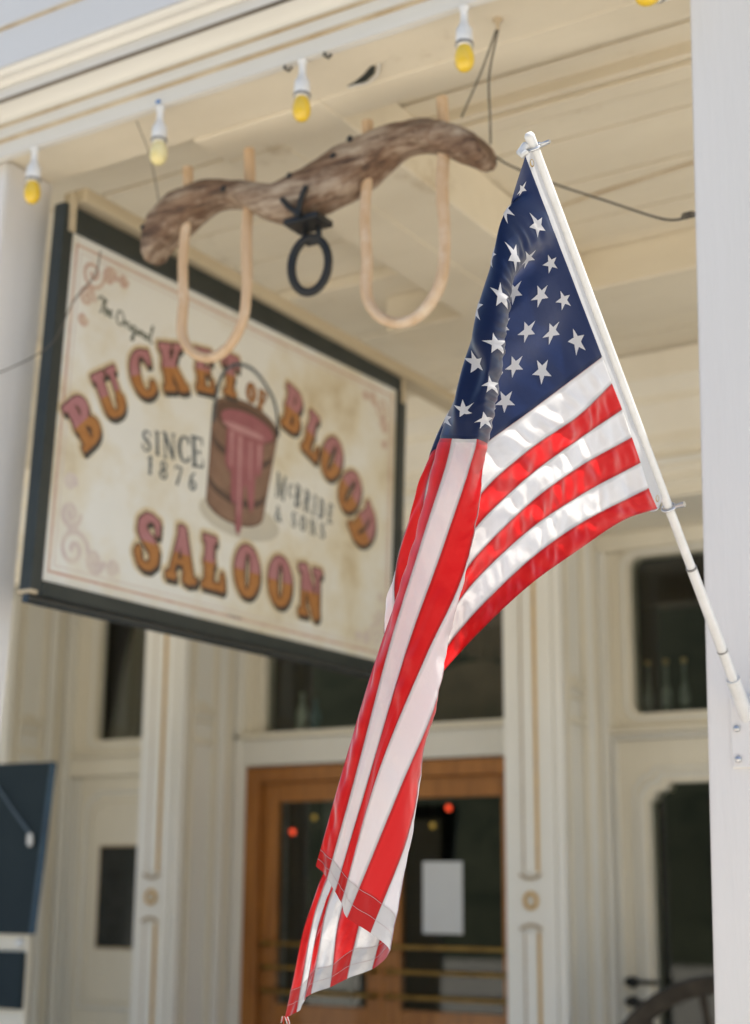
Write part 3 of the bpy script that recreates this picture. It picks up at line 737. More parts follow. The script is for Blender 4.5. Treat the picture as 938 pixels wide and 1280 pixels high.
def herm(us, P, q):
    """C1 cubic through points P at parameters us, evaluated at q"""
    us = np.array(us); P = np.array(P); n = len(us)
    m = np.zeros_like(P)
    for k in range(n):
        if k == 0: m[k] = (P[1] - P[0]) / (us[1] - us[0])
        elif k == n - 1: m[k] = (P[-1] - P[-2]) / (us[-1] - us[-2])
        else:
            a, c = us[k] - us[k - 1], us[k + 1] - us[k]
            m[k] = ((P[k] - P[k - 1]) / a * c + (P[k + 1] - P[k]) / c * a) / (a + c)
    out = np.zeros((len(q), P.shape[1]))
    idx = np.clip(np.searchsorted(us, q, side='right') - 1, 0, n - 2)
    h = us[idx + 1] - us[idx]; t = ((q - us[idx]) / h)[:, None]; h = h[:, None]
    out = (2 * t**3 - 3 * t**2 + 1) * P[idx] + (t**3 - 2 * t**2 + t) * h * m[idx] + (-2 * t**3 + 3 * t**2) * P[idx + 1] + (t**3 - t**2) * h * m[idx + 1]
    return out
NU, SUB = 420, 14
uq = np.linspace(0, 1, NU + 1)
rows = np.array([herm([p[0] for p in r], [p[1:] for p in r], uq) for _, r in FLAG_ROWS])          # rows, NU+1, 3
for it in range(10):                                                                        # take the kinks out along the fly
    rows[:, 1:-1] = 0.25 * rows[:, :-2] + 0.5 * rows[:, 1:-1] + 0.25 * rows[:, 2:]
sq = np.linspace(0, 13, 13 * SUB + 1)
G = np.array([herm([r[0] for r in FLAG_ROWS], rows[:, k], sq) for k in range(NU + 1)]).transpose(1, 0, 2)   # s, u, 3
def normals(G):
    du = np.gradient(G, axis=1); dv = np.gradient(G, axis=0)
    n = np.cross(du, dv); n /= np.linalg.norm(n, axis=2, keepdims=True) + 1e-12
    return n
Nn = normals(G)
FLY, HOIST = 1.30, 0.79
disp = np.zeros(G.shape[:2])
for a in range(G.shape[0]):
    s = sq[a]; k = min(int(s), 12); fr = s - k
    uridge = 0.036 * s if s < 7 else 0.23 + 0.028 * (s - 7)
    puck = math.sin(math.pi * fr) ** 0.8 if (s >= 7 or True) else 0
    for j in range(G.shape[1]):
        u = uq[j]; xm = u * FLY; ym = s * HOIST / 13
        d = 0.0
        canton = (s < 7 and u < 0.4)
        right = 1 / (1 + math.exp((u - uridge) / 0.02))
        # puckers that run across each stripe, held flat at its seams
        nx = noise.noise(Vector((xm * 26 + k * 7.3 + ym * 6, k * 3.1, 0.0))) + 0.5 * noise.noise(Vector((xm * 55 + k * 2.7, k * 5.7, ym * 20)))
        if canton:
            d += right * 0.0042 * noise.noise(Vector((xm * 24 + ym * 9, ym * 5, 3.3)))
        else:
            d += right * 0.0125 * puck * nx
        # long soft folds on the hanging panel, and small gathers at its seams
        lx = noise.noise(Vector((xm * 5, ym * 34, 8.1)))
        d += (1 - right) * (0.0030 * lx + (0 if canton else 0.0050 * puck * noise.noise(Vector((xm * 30 + k * 4.1 - ym * 25, k * 2.2, 1.7)))))
        # crinkles where the cloth turns over at the ridge
        sr = np.interp(u, (0, 0.42, 0.5, 0.6, 0.7, 0.8, 0.9, 1.0), (2.3, 2.35, 2.9, 3.2, 3.8, 4.5, 5.2, 6.0))
        wr = math.exp(-((s - sr) / 0.42) ** 2) * min(1, u / 0.06)
        fade = 1 / (1 + math.exp((u - 0.43) / 0.015))
        d += wr * (0.35 + 0.30 * fade) * (0.0060 * noise.noise(Vector((xm * 34, s * 1.3, 5.0))) + 0.0036 * noise.noise(Vector((xm * 80, s * 2.0, 9.0))))
        ph_ = xm / 0.027 + 1.6 * noise.noise(Vector((xm * 14, 2.0, 0.0))) + 0.5 * s
        d += fade * math.exp(-((s - sr) / 0.30) ** 2) * min(1, u / 0.06) * 0.0024 * (0.6 + 1.2 * noise.noise(Vector((xm * 8, 7.0, 0.0)))) * math.sin(2 * math.pi * ph_)
        if u > 0.75 and s > 6: d += 0.0055 * min(1, (u - 0.75) / 0.1) * min(1, (s - 6) / 1.0) * noise.noise(Vector((xm * 13 + ym * 6, ym * 24, 6.6)))
        disp[a, j] = d * min(1, u / 0.01)
G = G + Nn * disp[..., None]
Nn = normals(G)
layer = np.zeros(G.shape[:2])
for a in range(G.shape[0]):
    fr = sq[a] - round(sq[a])
    for j in range(G.shape[1]):
        v = 0.0
        if not (sq[a] < 6.9 and uq[j] < 0.4):
            v = max(0.0, 1 - abs(fr) / 0.13) ** 0.5
        if uq[j] > 0.972: v = 1.0
        if abs(uq[j] - 0.4) < 0.005 and sq[a] < 7: v = 1.0
        layer[a, j] = v

flag = thing('american_flag', 'red white and blue star-spangled flag hanging in folds from the white pole', 'flag', G[-1, -1].tolist())
def patch(a0, a1, j0, j1, name, mat, parent):
    n1, n2 = a1 - a0 + 1, j1 - j0 + 1
    P = G[a0:a1 + 1, j0:j1 + 1].reshape(-1, 3)
    fs = [(i * n2 + j, i * n2 + j + 1, (i + 1) * n2 + j + 1, (i + 1) * n2 + j) for i in range(n1 - 1) for j in range(n2 - 1)]
    me = bpy.data.meshes.new(name)
    me.from_pydata(P.tolist(), [], fs)
    at = me.attributes.new("layer", 'FLOAT', 'POINT')
    at.data.foreach_set("value", layer[a0:a1 + 1, j0:j1 + 1].reshape(-1).astype(np.float32))
    me.polygons.foreach_set("use_smooth", [True] * len(fs))
    me.materials.append(M[mat])
    me.update()
    me.normals_split_custom_set_from_vertices(Nn[a0:a1 + 1, j0:j1 + 1].reshape(-1, 3).tolist())
    return link(name, me, parent)
JC = int(round(0.4 * NU))
canton = patch(0, 7 * SUB, 0, JC, 'canton', 'flag_blue', flag)
for k in range(13):
    patch(k * SUB, (k + 1) * SUB, JC if k < 7 else 0, NU, 'stripe', 'flag_red' if k % 2 == 0 else 'flag_white', flag)
def surf_pt(u, s):
    a = min(max(s * SUB, 0), 13 * SUB - 1e-6); j = min(max(u * NU, 0), NU - 1e-6)
    a0, j0 = int(a), int(j); fa, fj = a - a0, j - j0
    w = ((1 - fa) * (1 - fj), (1 - fa) * fj, fa * (1 - fj), fa * fj)
    q = [(a0, j0), (a0, j0 + 1), (a0 + 1, j0), (a0 + 1, j0 + 1)]
    p = sum(wi * G[i] for wi, i in zip(w, q)); n = sum(wi * Nn[i] for wi, i in zip(w, q))
    return p, n / np.linalg.norm(n)
CW, CH = 0.4 * FLY, 7 / 13 * HOIST
star_pts = []
for k in range(10):
    r = 0.0210 if k % 2 == 0 else 0.0210 * 0.40
    star_pts.append((r * math.sin(k * math.pi / 5), -r * math.cos(k * math.pi / 5)))
def star(cx, cy):
    vs, fs, ns = [], [], []
    sub = 3
    for sgn in (1, -1):
        o = len(vs)
        def put(x, y):
            p, n = surf_pt((cx + x) / FLY, (cy + y) / HOIST * 13)
            vs.append((p + n * sgn * 0.0016).tolist()); ns.append((n).tolist()); return len(vs) - 1
        for k in range(10):
            A, Bp = star_pts[k], star_pts[(k + 1) % 10]
            g = {}
            for i in range(sub + 1):
                for j in range(sub + 1 - i):
                    g[i, j] = put(A[0] * i / sub + Bp[0] * j / sub, A[1] * i / sub + Bp[1] * j / sub)
            for i in range(sub):
                for j in range(sub - i):
                    fs.append((g[i, j], g[i + 1, j], g[i, j + 1]))
                    if i + j < sub - 1: fs.append((g[i + 1, j], g[i + 1, j + 1], g[i, j + 1]))
    me = bpy.data.meshes.new('star')
    me.from_pydata(vs, [], fs)
    me.polygons.foreach_set("use_smooth", [True] * len(fs))
    me.materials.append(M['flag_star']); me.update()
    me.normals_split_custom_set_from_vertices(ns)
    return link('star', me, canton)
for rI in range(9):
    cols = [1 + 2 * c for c in range(6)] if rI % 2 == 0 else [2 + 2 * c for c in range(5)]
    for c in cols:
        star(c * CW / 12, (rI + 1) * CH / 10)
# white canvas heading sewn along the hoist, wrapped to the pole
hd = MB()
n = 60
vs = []
for k in range(n + 1):
    s = 13 * k / n
    p, nn = surf_pt(0.001, s)
    p = Vector(p)
    q = TIP + ax * (p - TIP).dot(ax)
    q = q + (p - q).normalized() * 0.0094
    for t in (0, 0.33, 0.66, 1.0):
        vs.append(p.lerp(q, t) + Vector(nn) * (0.002 * math.sin(math.pi * t)))
fs = [(4 * k + t, 4 * k + t + 1, 4 * k + t + 5, 4 * k + t + 4) for k in range(n) for t in range(3)]
hd.add(vs, fs, True)
hobj = hd.build('heading', 'flag_white', flag)
la = hobj.data.attributes.new('layer', 'FLOAT', 'POINT')          # doubled canvas
la.data.foreach_set('value', [1.0] * len(hobj.data.vertices))
for s in (0.35, 12.7):
    p, nn = surf_pt(0.0, s); p = Vector(p); q = TIP + ax * (p - TIP).dot(ax); c = p.lerp(q, 0.3)
    b = MB(); e1 = (q - p).normalized(); e2 = ax
    b.tube([c + (e1 * math.cos(a) + e2 * math.sin(a)) * 0.006 for a in [k * math.pi / 6 for k in range(12)]], 0.0018, 6, closed=True)
    b.build('grommet', 'brass', hobj)
# hem stitching lines and loose threads at the corner
tip_p = Vector(G[-1, -1])
for k in range(7):
    a = R(-150 + 22 * k); q = tip_p + Vector((0.002 * k - 0.006, 0, 0.002))
    b = MB(); b.tube([q, q + Vector((0.004 * math.cos(a), 0.002, -0.007 + 0.004 * math.sin(a * 3))), q + Vector((0.007 * math.cos(a) + 0.004 * math.sin(k * 5), 0.003, -0.012 + 0.006 * math.sin(k * 2)))], 0.0006, 5)
    b.build('loose_thread', 'flag_red' if k % 3 else 'flag_white', flag)
def seam_line(uc, s0, s1, name='stitch_line', off=0.0009):
    b = MB()
    pts = [surf_pt(uc, s0 + (s1 - s0) * k / 120) for k in range(121)]
    for sg in (1, -1):
        b.tube([Vector(p) + Vector(n_) * off * sg for p, n_ in pts], 0.00035, 4)
    return b.build(name, 'stitch', flag)
for k in range(1, 13):
    b = MB()
    u0 = 0.402 if k < 7 else 0.003
    pts = [surf_pt(u0 + (0.999 - u0) * i / 260, k) for i in range(261)]
    for sg in (1, -1):
        b.tube([Vector(p) + Vector(n_) * 0.0006 * sg for p, n_ in pts], 0.0007, 4)
    b.build('seam', 'seam', flag)
for uc in (0.9735, 0.988):
    seam_line(uc, 0.02, 12.98)
# ------------------------------------------------------------------ ox yoke
YY = 3.45
ysc = lambda x, z: (x * YY / 3.6, 1.6 + (z - 1.6) * YY / 3.6)
yk = thing('ox_yoke', 'weathered wooden double ox yoke hanging under the porch beam', 'yoke', (-2.36, YY, 3.2))
ST = [(-3.118, 3.675, 3.613), (-3.108, 3.725, 3.598), (-3.06, 3.785, 3.633), (-2.95, 3.822, 3.707), (-2.85, 3.815, 3.733), (-2.74, 3.792, 3.705), (-2.66, 3.765, 3.650), (-2.60, 3.748, 3.623), (-2.53, 3.757, 3.613),
      (-2.45, 3.784, 3.623), (-2.36, 3.815, 3.637), (-2.28, 3.826, 3.673), (-2.19, 3.832, 3.723), (-2.08, 3.815, 3.730), (-2.0, 3.788, 3.690), (-1.92, 3.748, 3.638), (-1.88, 3.712, 3.618), (-1.862, 3.682, 3.628)]
q = np.linspace(ST[0][0], ST[-1][0], 90)
prof = herm([s[0] for s in ST], [s[1:] for s in ST], q)
b = MB(); vs = []; NR = 26
for i, x in enumerate(q):
    zt, zb = prof[i]
    X, Zt = ysc(x, zt); _, Zb = ysc(x, zb)
    e = min(1, math.sqrt(max(0, 1 - max(0, (abs(i - 44.5) - 38) / 7) ** 2)) + 0.35) if abs(i - 44.5) > 38 else 1
    hy, hz, cz = 0.064 * e, (Zt - Zb) / 2, (Zt + Zb) / 2
    for j in range(NR):
        a = 2 * math.pi * j / NR
        ca, sa = math.cos(a), math.sin(a)
        yy = math.copysign(abs(ca) ** 0.72, ca) * hy; zz = math.copysign(abs(sa) ** 0.72, sa) * hz
        nz = noise.noise(Vector((X * 8, yy * 16, zz * 16))) * 0.012 + noise.noise(Vector((X * 22, yy * 45, zz * 45))) * 0.005
        k = 1 + nz / max(0.03, math.hypot(yy, zz))
        vs.append((X, YY + yy * k, cz + zz * k))
fs = [(i * NR + j, i * NR + (j + 1) % NR, (i + 1) * NR + (j + 1) % NR, (i + 1) * NR + j) for i in range(len(q) - 1) for j in range(NR)]
fs += [tuple(range(NR)), tuple(range((len(q) - 1) * NR, len(q) * NR))]
b.add(vs, fs, True)
beam = b.build('yoke_beam', 'yoke', yk)
def bow(xl, xr, zb, tl, tr_):
    pts = []
    (x0, z0), (x1, z1) = ysc(xl, tl), ysc(xr, tr_)
    _, zl = ysc(xl, zb); rr = (x1 - x0) / 2; cx = (x0 + x1) / 2
    for k in range(8): pts.append((x0 + 0.006 * math.sin(k), YY, z0 + (zl + rr * 1.12 - z0) * k / 8))
    for k in range(17):
        a = math.pi + math.pi * k / 16
        pts.append((cx + rr * math.cos(a), YY - 0.004 * math.sin(k * 0.6), zl + rr * 1.12 + rr * 1.12 * math.sin(a)))
    for k in range(1, 9): pts.append((x1 + 0.004 * math.sin(k * 1.3), YY, zl + rr * 1.12 + (z1 - zl - rr * 1.12) * k / 8))
    b = MB(); b.tube(pts, [0.0165 * (1 + 0.10 * noise.noise(Vector((p[0] * 9, 0, p[2] * 9)))) for p in pts], 12); return b.build('bow', 'bow', yk)
bow(-2.974, -2.722, 3.226, 3.905, 3.905)
bow(-2.278, -2.014, 3.205, 3.880, 3.885)
# iron staple, washer plate and ring
xs, zs = ysc(-2.485, 3.66)
for dx, dz in ((-0.055, 0.065), (0.030, 0.085)):
    b = MB(); b.tube([(xs + 0.012 if dx < 0 else xs, YY - 0.062, zs - 0.065), (xs + dx * 0.5, YY - 0.070, zs - 0.065 + dz * 0.5), (xs + dx, YY - 0.066, zs - 0.065 + dz)], [0.010, 0.009, 0.008], 8)
    b.build('iron_spike', 'iron', yk)
b = MB(); b.box(xs - 0.055, xs + 0.065, YY - 0.058, YY + 0.03, zs - 0.080, zs - 0.060, 0.004); b.build('iron_plate', 'iron', yk)
b = MB(); b.tube([(xs - 0.012, YY, zs - 0.07), (xs - 0.016, YY, zs - 0.105), (xs - 0.002, YY, zs - 0.128), (xs + 0.020, YY, zs - 0.128), (xs + 0.034, YY, zs - 0.105), (xs + 0.028, YY, zs - 0.07)], 0.010, 8); b.build('staple', 'iron', yk)
rc = Vector((xs + 0.004, YY, zs - 0.196)); tl = R(-10)
ring = []
for k in range(32):
    a = 2 * math.pi * k / 32; dx, dz = 0.052 * math.cos(a), 0.084 * math.sin(a)
    ring.append((rc.x + (dx * math.cos(tl) - dz * math.sin(tl)) * 0.9, rc.y + dx * 0.5, rc.z + dx * math.sin(tl) + dz * math.cos(tl)))
b = MB(); b.tube(ring, 0.0135, 10, closed=True); b.build('iron_ring', 'iron', yk)
# peg holes and bolts along the beam
for x, z in ((-3.10, 3.70), (-2.775, 3.755), (-2.36, 3.76), (-2.30, 3.80), (-2.05, 3.785), (-2.52, 3.735)):
    X, Z = ysc(x, z)
    b = MB(); b.lathe([(0.010, 0.0), (0.010, 0.003), (0.007, 0.005), (0, 0.005)], (X, YY - 0.060, Z), 10, (0, -1, 0)); b.build('bolt', 'iron', yk)
# hanging wires
def wire(label, pts, r=0.0022, name='hanging_wire', mat='wire'):
    us = list(range(len(pts)))
    P = herm(us, pts, np.linspace(0, len(pts) - 1, 12 * (len(pts) - 1) + 1))
    b = MB(); b.tube(P.tolist(), r, 6)
    return tag(b.build(name, mat), label, 'wire')
hookx, hooky = -1.686, 3.318
hk = thing('ceiling_hook', 'small rusty hook in the soffit above the right end of the yoke', 'hook', (hookx, hooky, 3.892))
b = MB(); b.lathe([(0.014, 0), (0.014, -0.006), (0.006, -0.010), (0.006, -0.03), (0, -0.032)], (hookx, hooky, 3.892), 10); b.build('shank', 'rust_line', hk)
wire('pale twisted wire from the soffit hook down to the yoke back', [(hookx, hooky, 3.872), (-1.77, 3.38, 3.79), (-1.86, 3.43, 3.70)], 0.003)
wire('dark wire from the soffit hook to the yoke right end', [(hookx + 0.004, hooky, 3.872), (-1.735, 3.36, 3.76), (-1.755, 3.40, 3.66), (-1.775, 3.44, 3.60)], 0.003)
wire('long dark wire sagging from the yoke end across to the post', [(-1.805, 3.5, 3.605), (-1.741, 3.5, 3.55), (-1.598, 3.5, 3.456), (-1.46, 3.5, 3.376), (-1.34, 3.5, 3.306), (-1.282, 3.5, 3.281), (-1.23, 3.5, 3.28), (-1.205, 3.5, 3.278)], 0.0032)
wire('thin wire dropping from the beam to the yoke left end', [(-2.885, 3.24, 3.884), (-2.90, 3.33, 3.80), (-2.93, 3.42, 3.66), (-2.97, 3.45, 3.63)], 0.0018)
wire('thin painted cable stapled along the porch ceiling near the right post', [(-1.2, 4.72, 4.09), (-1.626, 4.767, 4.088), (-1.879, 4.804, 4.09), (-2.077, 4.829, 4.088), (-2.30, 4.881, 4.09)], 0.006, 'ceiling_cable', 'rust_line')
# twist knot by the post
b = MB(); b.tube([(-1.252 + 0.010 * math.cos(a * 3) + 0.004 * a, 3.50, 3.285 + 0.007 * math.sin(a * 3)) for a in [k * 0.15 for k in range(40)]], 0.003, 5)
tag(b.build('wire_knot', 'wire'), 'knotted end of dark wire near the right porch post', 'wire')

# ------------------------------------------------------------------ bulbs on the beam edge
def bulb(x, faded, label, hang=None):
    t = thing('light_bulb', label, 'light bulb', (x, 3.20, 3.877), 'bulbs along the beam edge')
    c = Vector((x, 3.20, 3.877)); d = Vector((0, 0, -1))
    if hang: c, d = Vector(hang[0]), Vector(hang[1]).normalized()
    b = MB(); b.lathe([(0.014, 0), (0.014, 0.006), (0.0105, 0.012), (0.0105, 0.045), (0.0135, 0.050), (0.0150, 0.058), (0.0215, 0.066), (0.0235, 0.095), (0.0225, 0.115), (0.0180, 0.117), (0, 0.117)], c, 18, d); s = b.build('socket', 'socket', t)
    b = MB(); b.lathe([(0.0245, 0.106), (0.0250, 0.110), (0.0245, 0.114), (0.0225, 0.1155)], c, 18, d); b.build('collar', 'collar', s)
    g_ = [(0.0165, 0.117), (0.0200, 0.124), (0.0240, 0.136), (0.0262, 0.150), (0.0258, 0.162), (0.0225, 0.174), (0.0160, 0.183), (0.0080, 0.188), (0.0, 0.189)]
    b = MB(); b.lathe(g_, c, 20, d); b.build('glass_bulb', 'bulb_faded' if faded else 'bulb_yellow', t)
    return t, s
bulb(-3.268, False, 'yellow bulb in a white socket in front of the left porch post')
t_, s_ = bulb(-2.758, True, 'faded pale yellow bulb, second from the left porch post')
b = MB(); b.box(-2.766, -2.751, 3.184, 3.1915, 3.886, 3.894, 0.002); b.build('blue_tape', 'blue_tape', t_)
bulb(-2.243, False, 'bright yellow bulb above the middle of the ox yoke')
bulb(-1.725, False, 'bright yellow bulb above the right end of the ox yoke')
t_, s_ = bulb(-1.150, False, 'tilted yellow bulb at the top edge beside the right porch post', ((-1.135, 3.255, 3.772), (-0.34, -0.8, -0.48)))
b = MB(); b.tube([(-1.135, 3.255, 3.772), (-1.13, 3.265, 3.80), (-1.128, 3.26, 3.893)], 0.004, 6); b.build('lead', 'wire', t_)
# lamp cord clipped below the beam
cp = []
for k in range(81):
    x = -3.6 + 2.7 * k / 80
    ph = ((x + 3.268) % 0.515) / 0.515
    cp.append((x, 3.224, 3.8885 - 0.004 * math.sin(math.pi * ph)))
b = MB(); b.tube(cp, 0.0030, 5); tag(b.build('lamp_cord', 'trim'), 'thin painted lamp cord running along the lower edge of the beam', 'cord')
for k, (x, lab) in enumerate(((-2.30, 'small dark clip left of the bulb above the yoke middle'), (-2.165, 'small dark clip right of the bulb above the yoke middle'))):
    b = MB(); b.tube([(x, 3.196, 3.874), (x, 3.19, 3.866), (x + 0.006, 3.206, 3.862), (x + 0.008, 3.216, 3.8765)], 0.004, 6); tag(b.build('cord_clip', 'iron'), lab, 'clip')

# ------------------------------------------------------------------ hanging sign
SX = -3.31                                   # painted face, seen from +x
Y0, Y1, Z0, Z1 = 3.405, 5.47, 2.520, 3.690   # visible panel
sg = thing('hanging_sign', 'large painted hanging sign with a bucket and arched lettering in a black frame', 'sign', (-3.34, 4.43, 2.45))
b = MB(); b.box(SX - 0.028, SX, Y0 - 0.02, Y1 + 0.02, Z0 - 0.02, Z1 + 0.02); panel = b.build('panel', 'sign_face', sg)
fr = MB
def rail(y0, y1, z0, z1, d=0.035, name='frame_rail', mat='black_frame', bev=0.008, xo=0.0):
    b = MB(); b.box(SX - 0.032, SX + d * 0.45, y0, y1, z0, z1, bev * 0.6); return b.build(name, mat, sg)
rail(Y0 - 0.052, Y0, Z0 - 0.052, Z1 + 0.085, name='frame_stile')
rail(Y1, Y1 + 0.065, Z0 - 0.052, Z1 + 0.085, name='frame_stile')
rail(Y0 + 0.001, Y1 - 0.001, Z1, Z1 + 0.083)
rail(Y0 + 0.001, Y1 - 0.001, Z0 - 0.050, Z0, 0.030)
b = MB(); b.tube([(SX + 0.004, Y0 - 0.056, Z0 - 0.066), (SX + 0.004, Y1 + 0.07, Z0 - 0.066)], 0.015, 12); b.build('bottom_tube', 'black_gloss', sg)
b = MB(); b.box(SX + 0.0165, SX + 0.0235, Y0 - 0.012, Y0 + 0.018, Z1 - 0.012, Z1 + 0.125, 0.002); b.build('hanger_strap', 'beige_wood', sg)
b = MB(); b.box(SX + 0.0165, SX + 0.0235, Y1 + 0.03, Y1 + 0.062, Z1 - 0.01, Z1 + 0.125, 0.002); b.build('hanger_strap', 'beige_wood', sg)
b = MB(); b.box(SX - 0.034, SX + 0.018, Y0 - 0.054, Y0 - 0.020, Z0 - 0.050, Z0 - 0.036, 0.003); b.build('corner_cleat', 'beige_wood', sg)

def sdf_mesh(segs, x0, x1, z0, z1, res, iso, place, parent, name, mat, zoff, clip=None, nseg=None):
    """flat filled shape: union of round strokes and boxes, cut out by marching over a grid.
    segs: ('s', ax, az, ra, bx, bz, rb) tapered stroke or ('b', cx, cz, hx, hz, angle) box; clip=(lo,hi) keeps a band of heights"""
    nx, nz = max(2, int((x1 - x0) / res)), max(2, int((z1 - z0) / res))
    xs_, zs_ = np.linspace(x0, x1, nx + 1), np.linspace(z0, z1, nz + 1)
    Xg, Zg = np.meshgrid(xs_, zs_, indexing='ij')
    D = np.full(Xg.shape, 9.0)
    for s in segs:
        if s[0] == 's':
            _, a0, a1, ra, c0, c1, rb = s
            dx, dz = c0 - a0, c1 - a1
            l2 = dx * dx + dz * dz + 1e-12
            t = np.clip(((Xg - a0) * dx + (Zg - a1) * dz) / l2, 0, 1)
            d = np.hypot(Xg - a0 - t * dx, Zg - a1 - t * dz) - (ra + (rb - ra) * t)
        else:
            _, cx, cz, hx, hz, an = s
            ca, sa = math.cos(an), math.sin(an)
            u = (Xg - cx) * ca + (Zg - cz) * sa; v = -(Xg - cx) * sa + (Zg - cz) * ca
            qx, qz = np.abs(u) - hx, np.abs(v) - hz
            d = np.hypot(np.maximum(qx, 0), np.maximum(qz, 0)) + np.minimum(np.maximum(qx, qz), 0)
        D = np.minimum(D, d)
    D = D - iso
    if clip:
        D = np.maximum(D, np.maximum(clip[0] - Zg, Zg - clip[1]))
    vs, fs, cache = [], [], {}
    def vert(key, x, z):
        if key not in cache:
            cache[key] = len(vs); y_, z_ = place(x, z); vs.append((SX + zoff, y_, z_))
        return cache[key]
    for i in range(nx):
        for j in range(nz):
            cs = [(i, j), (i + 1, j), (i + 1, j + 1), (i, j + 1)]
            dv = [D[c] for c in cs]
            if min(dv) > 0: continue
            poly = []
            for k in range(4):
                a, c = cs[k], cs[(k + 1) % 4]; da, dc = dv[k], dv[(k + 1) % 4]
                if da <= 0: poly.append(vert(a, xs_[a[0]], zs_[a[1]]))
                if (da <= 0) != (dc <= 0):
                    t = da / (da - dc); key = (min(a, c), max(a, c))
                    poly.append(vert(key, xs_[a[0]] + t * (xs_[c[0]] - xs_[a[0]]), zs_[a[1]] + t * (zs_[c[1]] - zs_[a[1]])))
            if len(poly) >= 3: fs.append(tuple(poly))
    if not fs: return None
    me = bpy.data.meshes.new(name); me.from_pydata(vs, [], fs); me.materials.append(M[mat]); me.update()
    return link(name, me, parent)

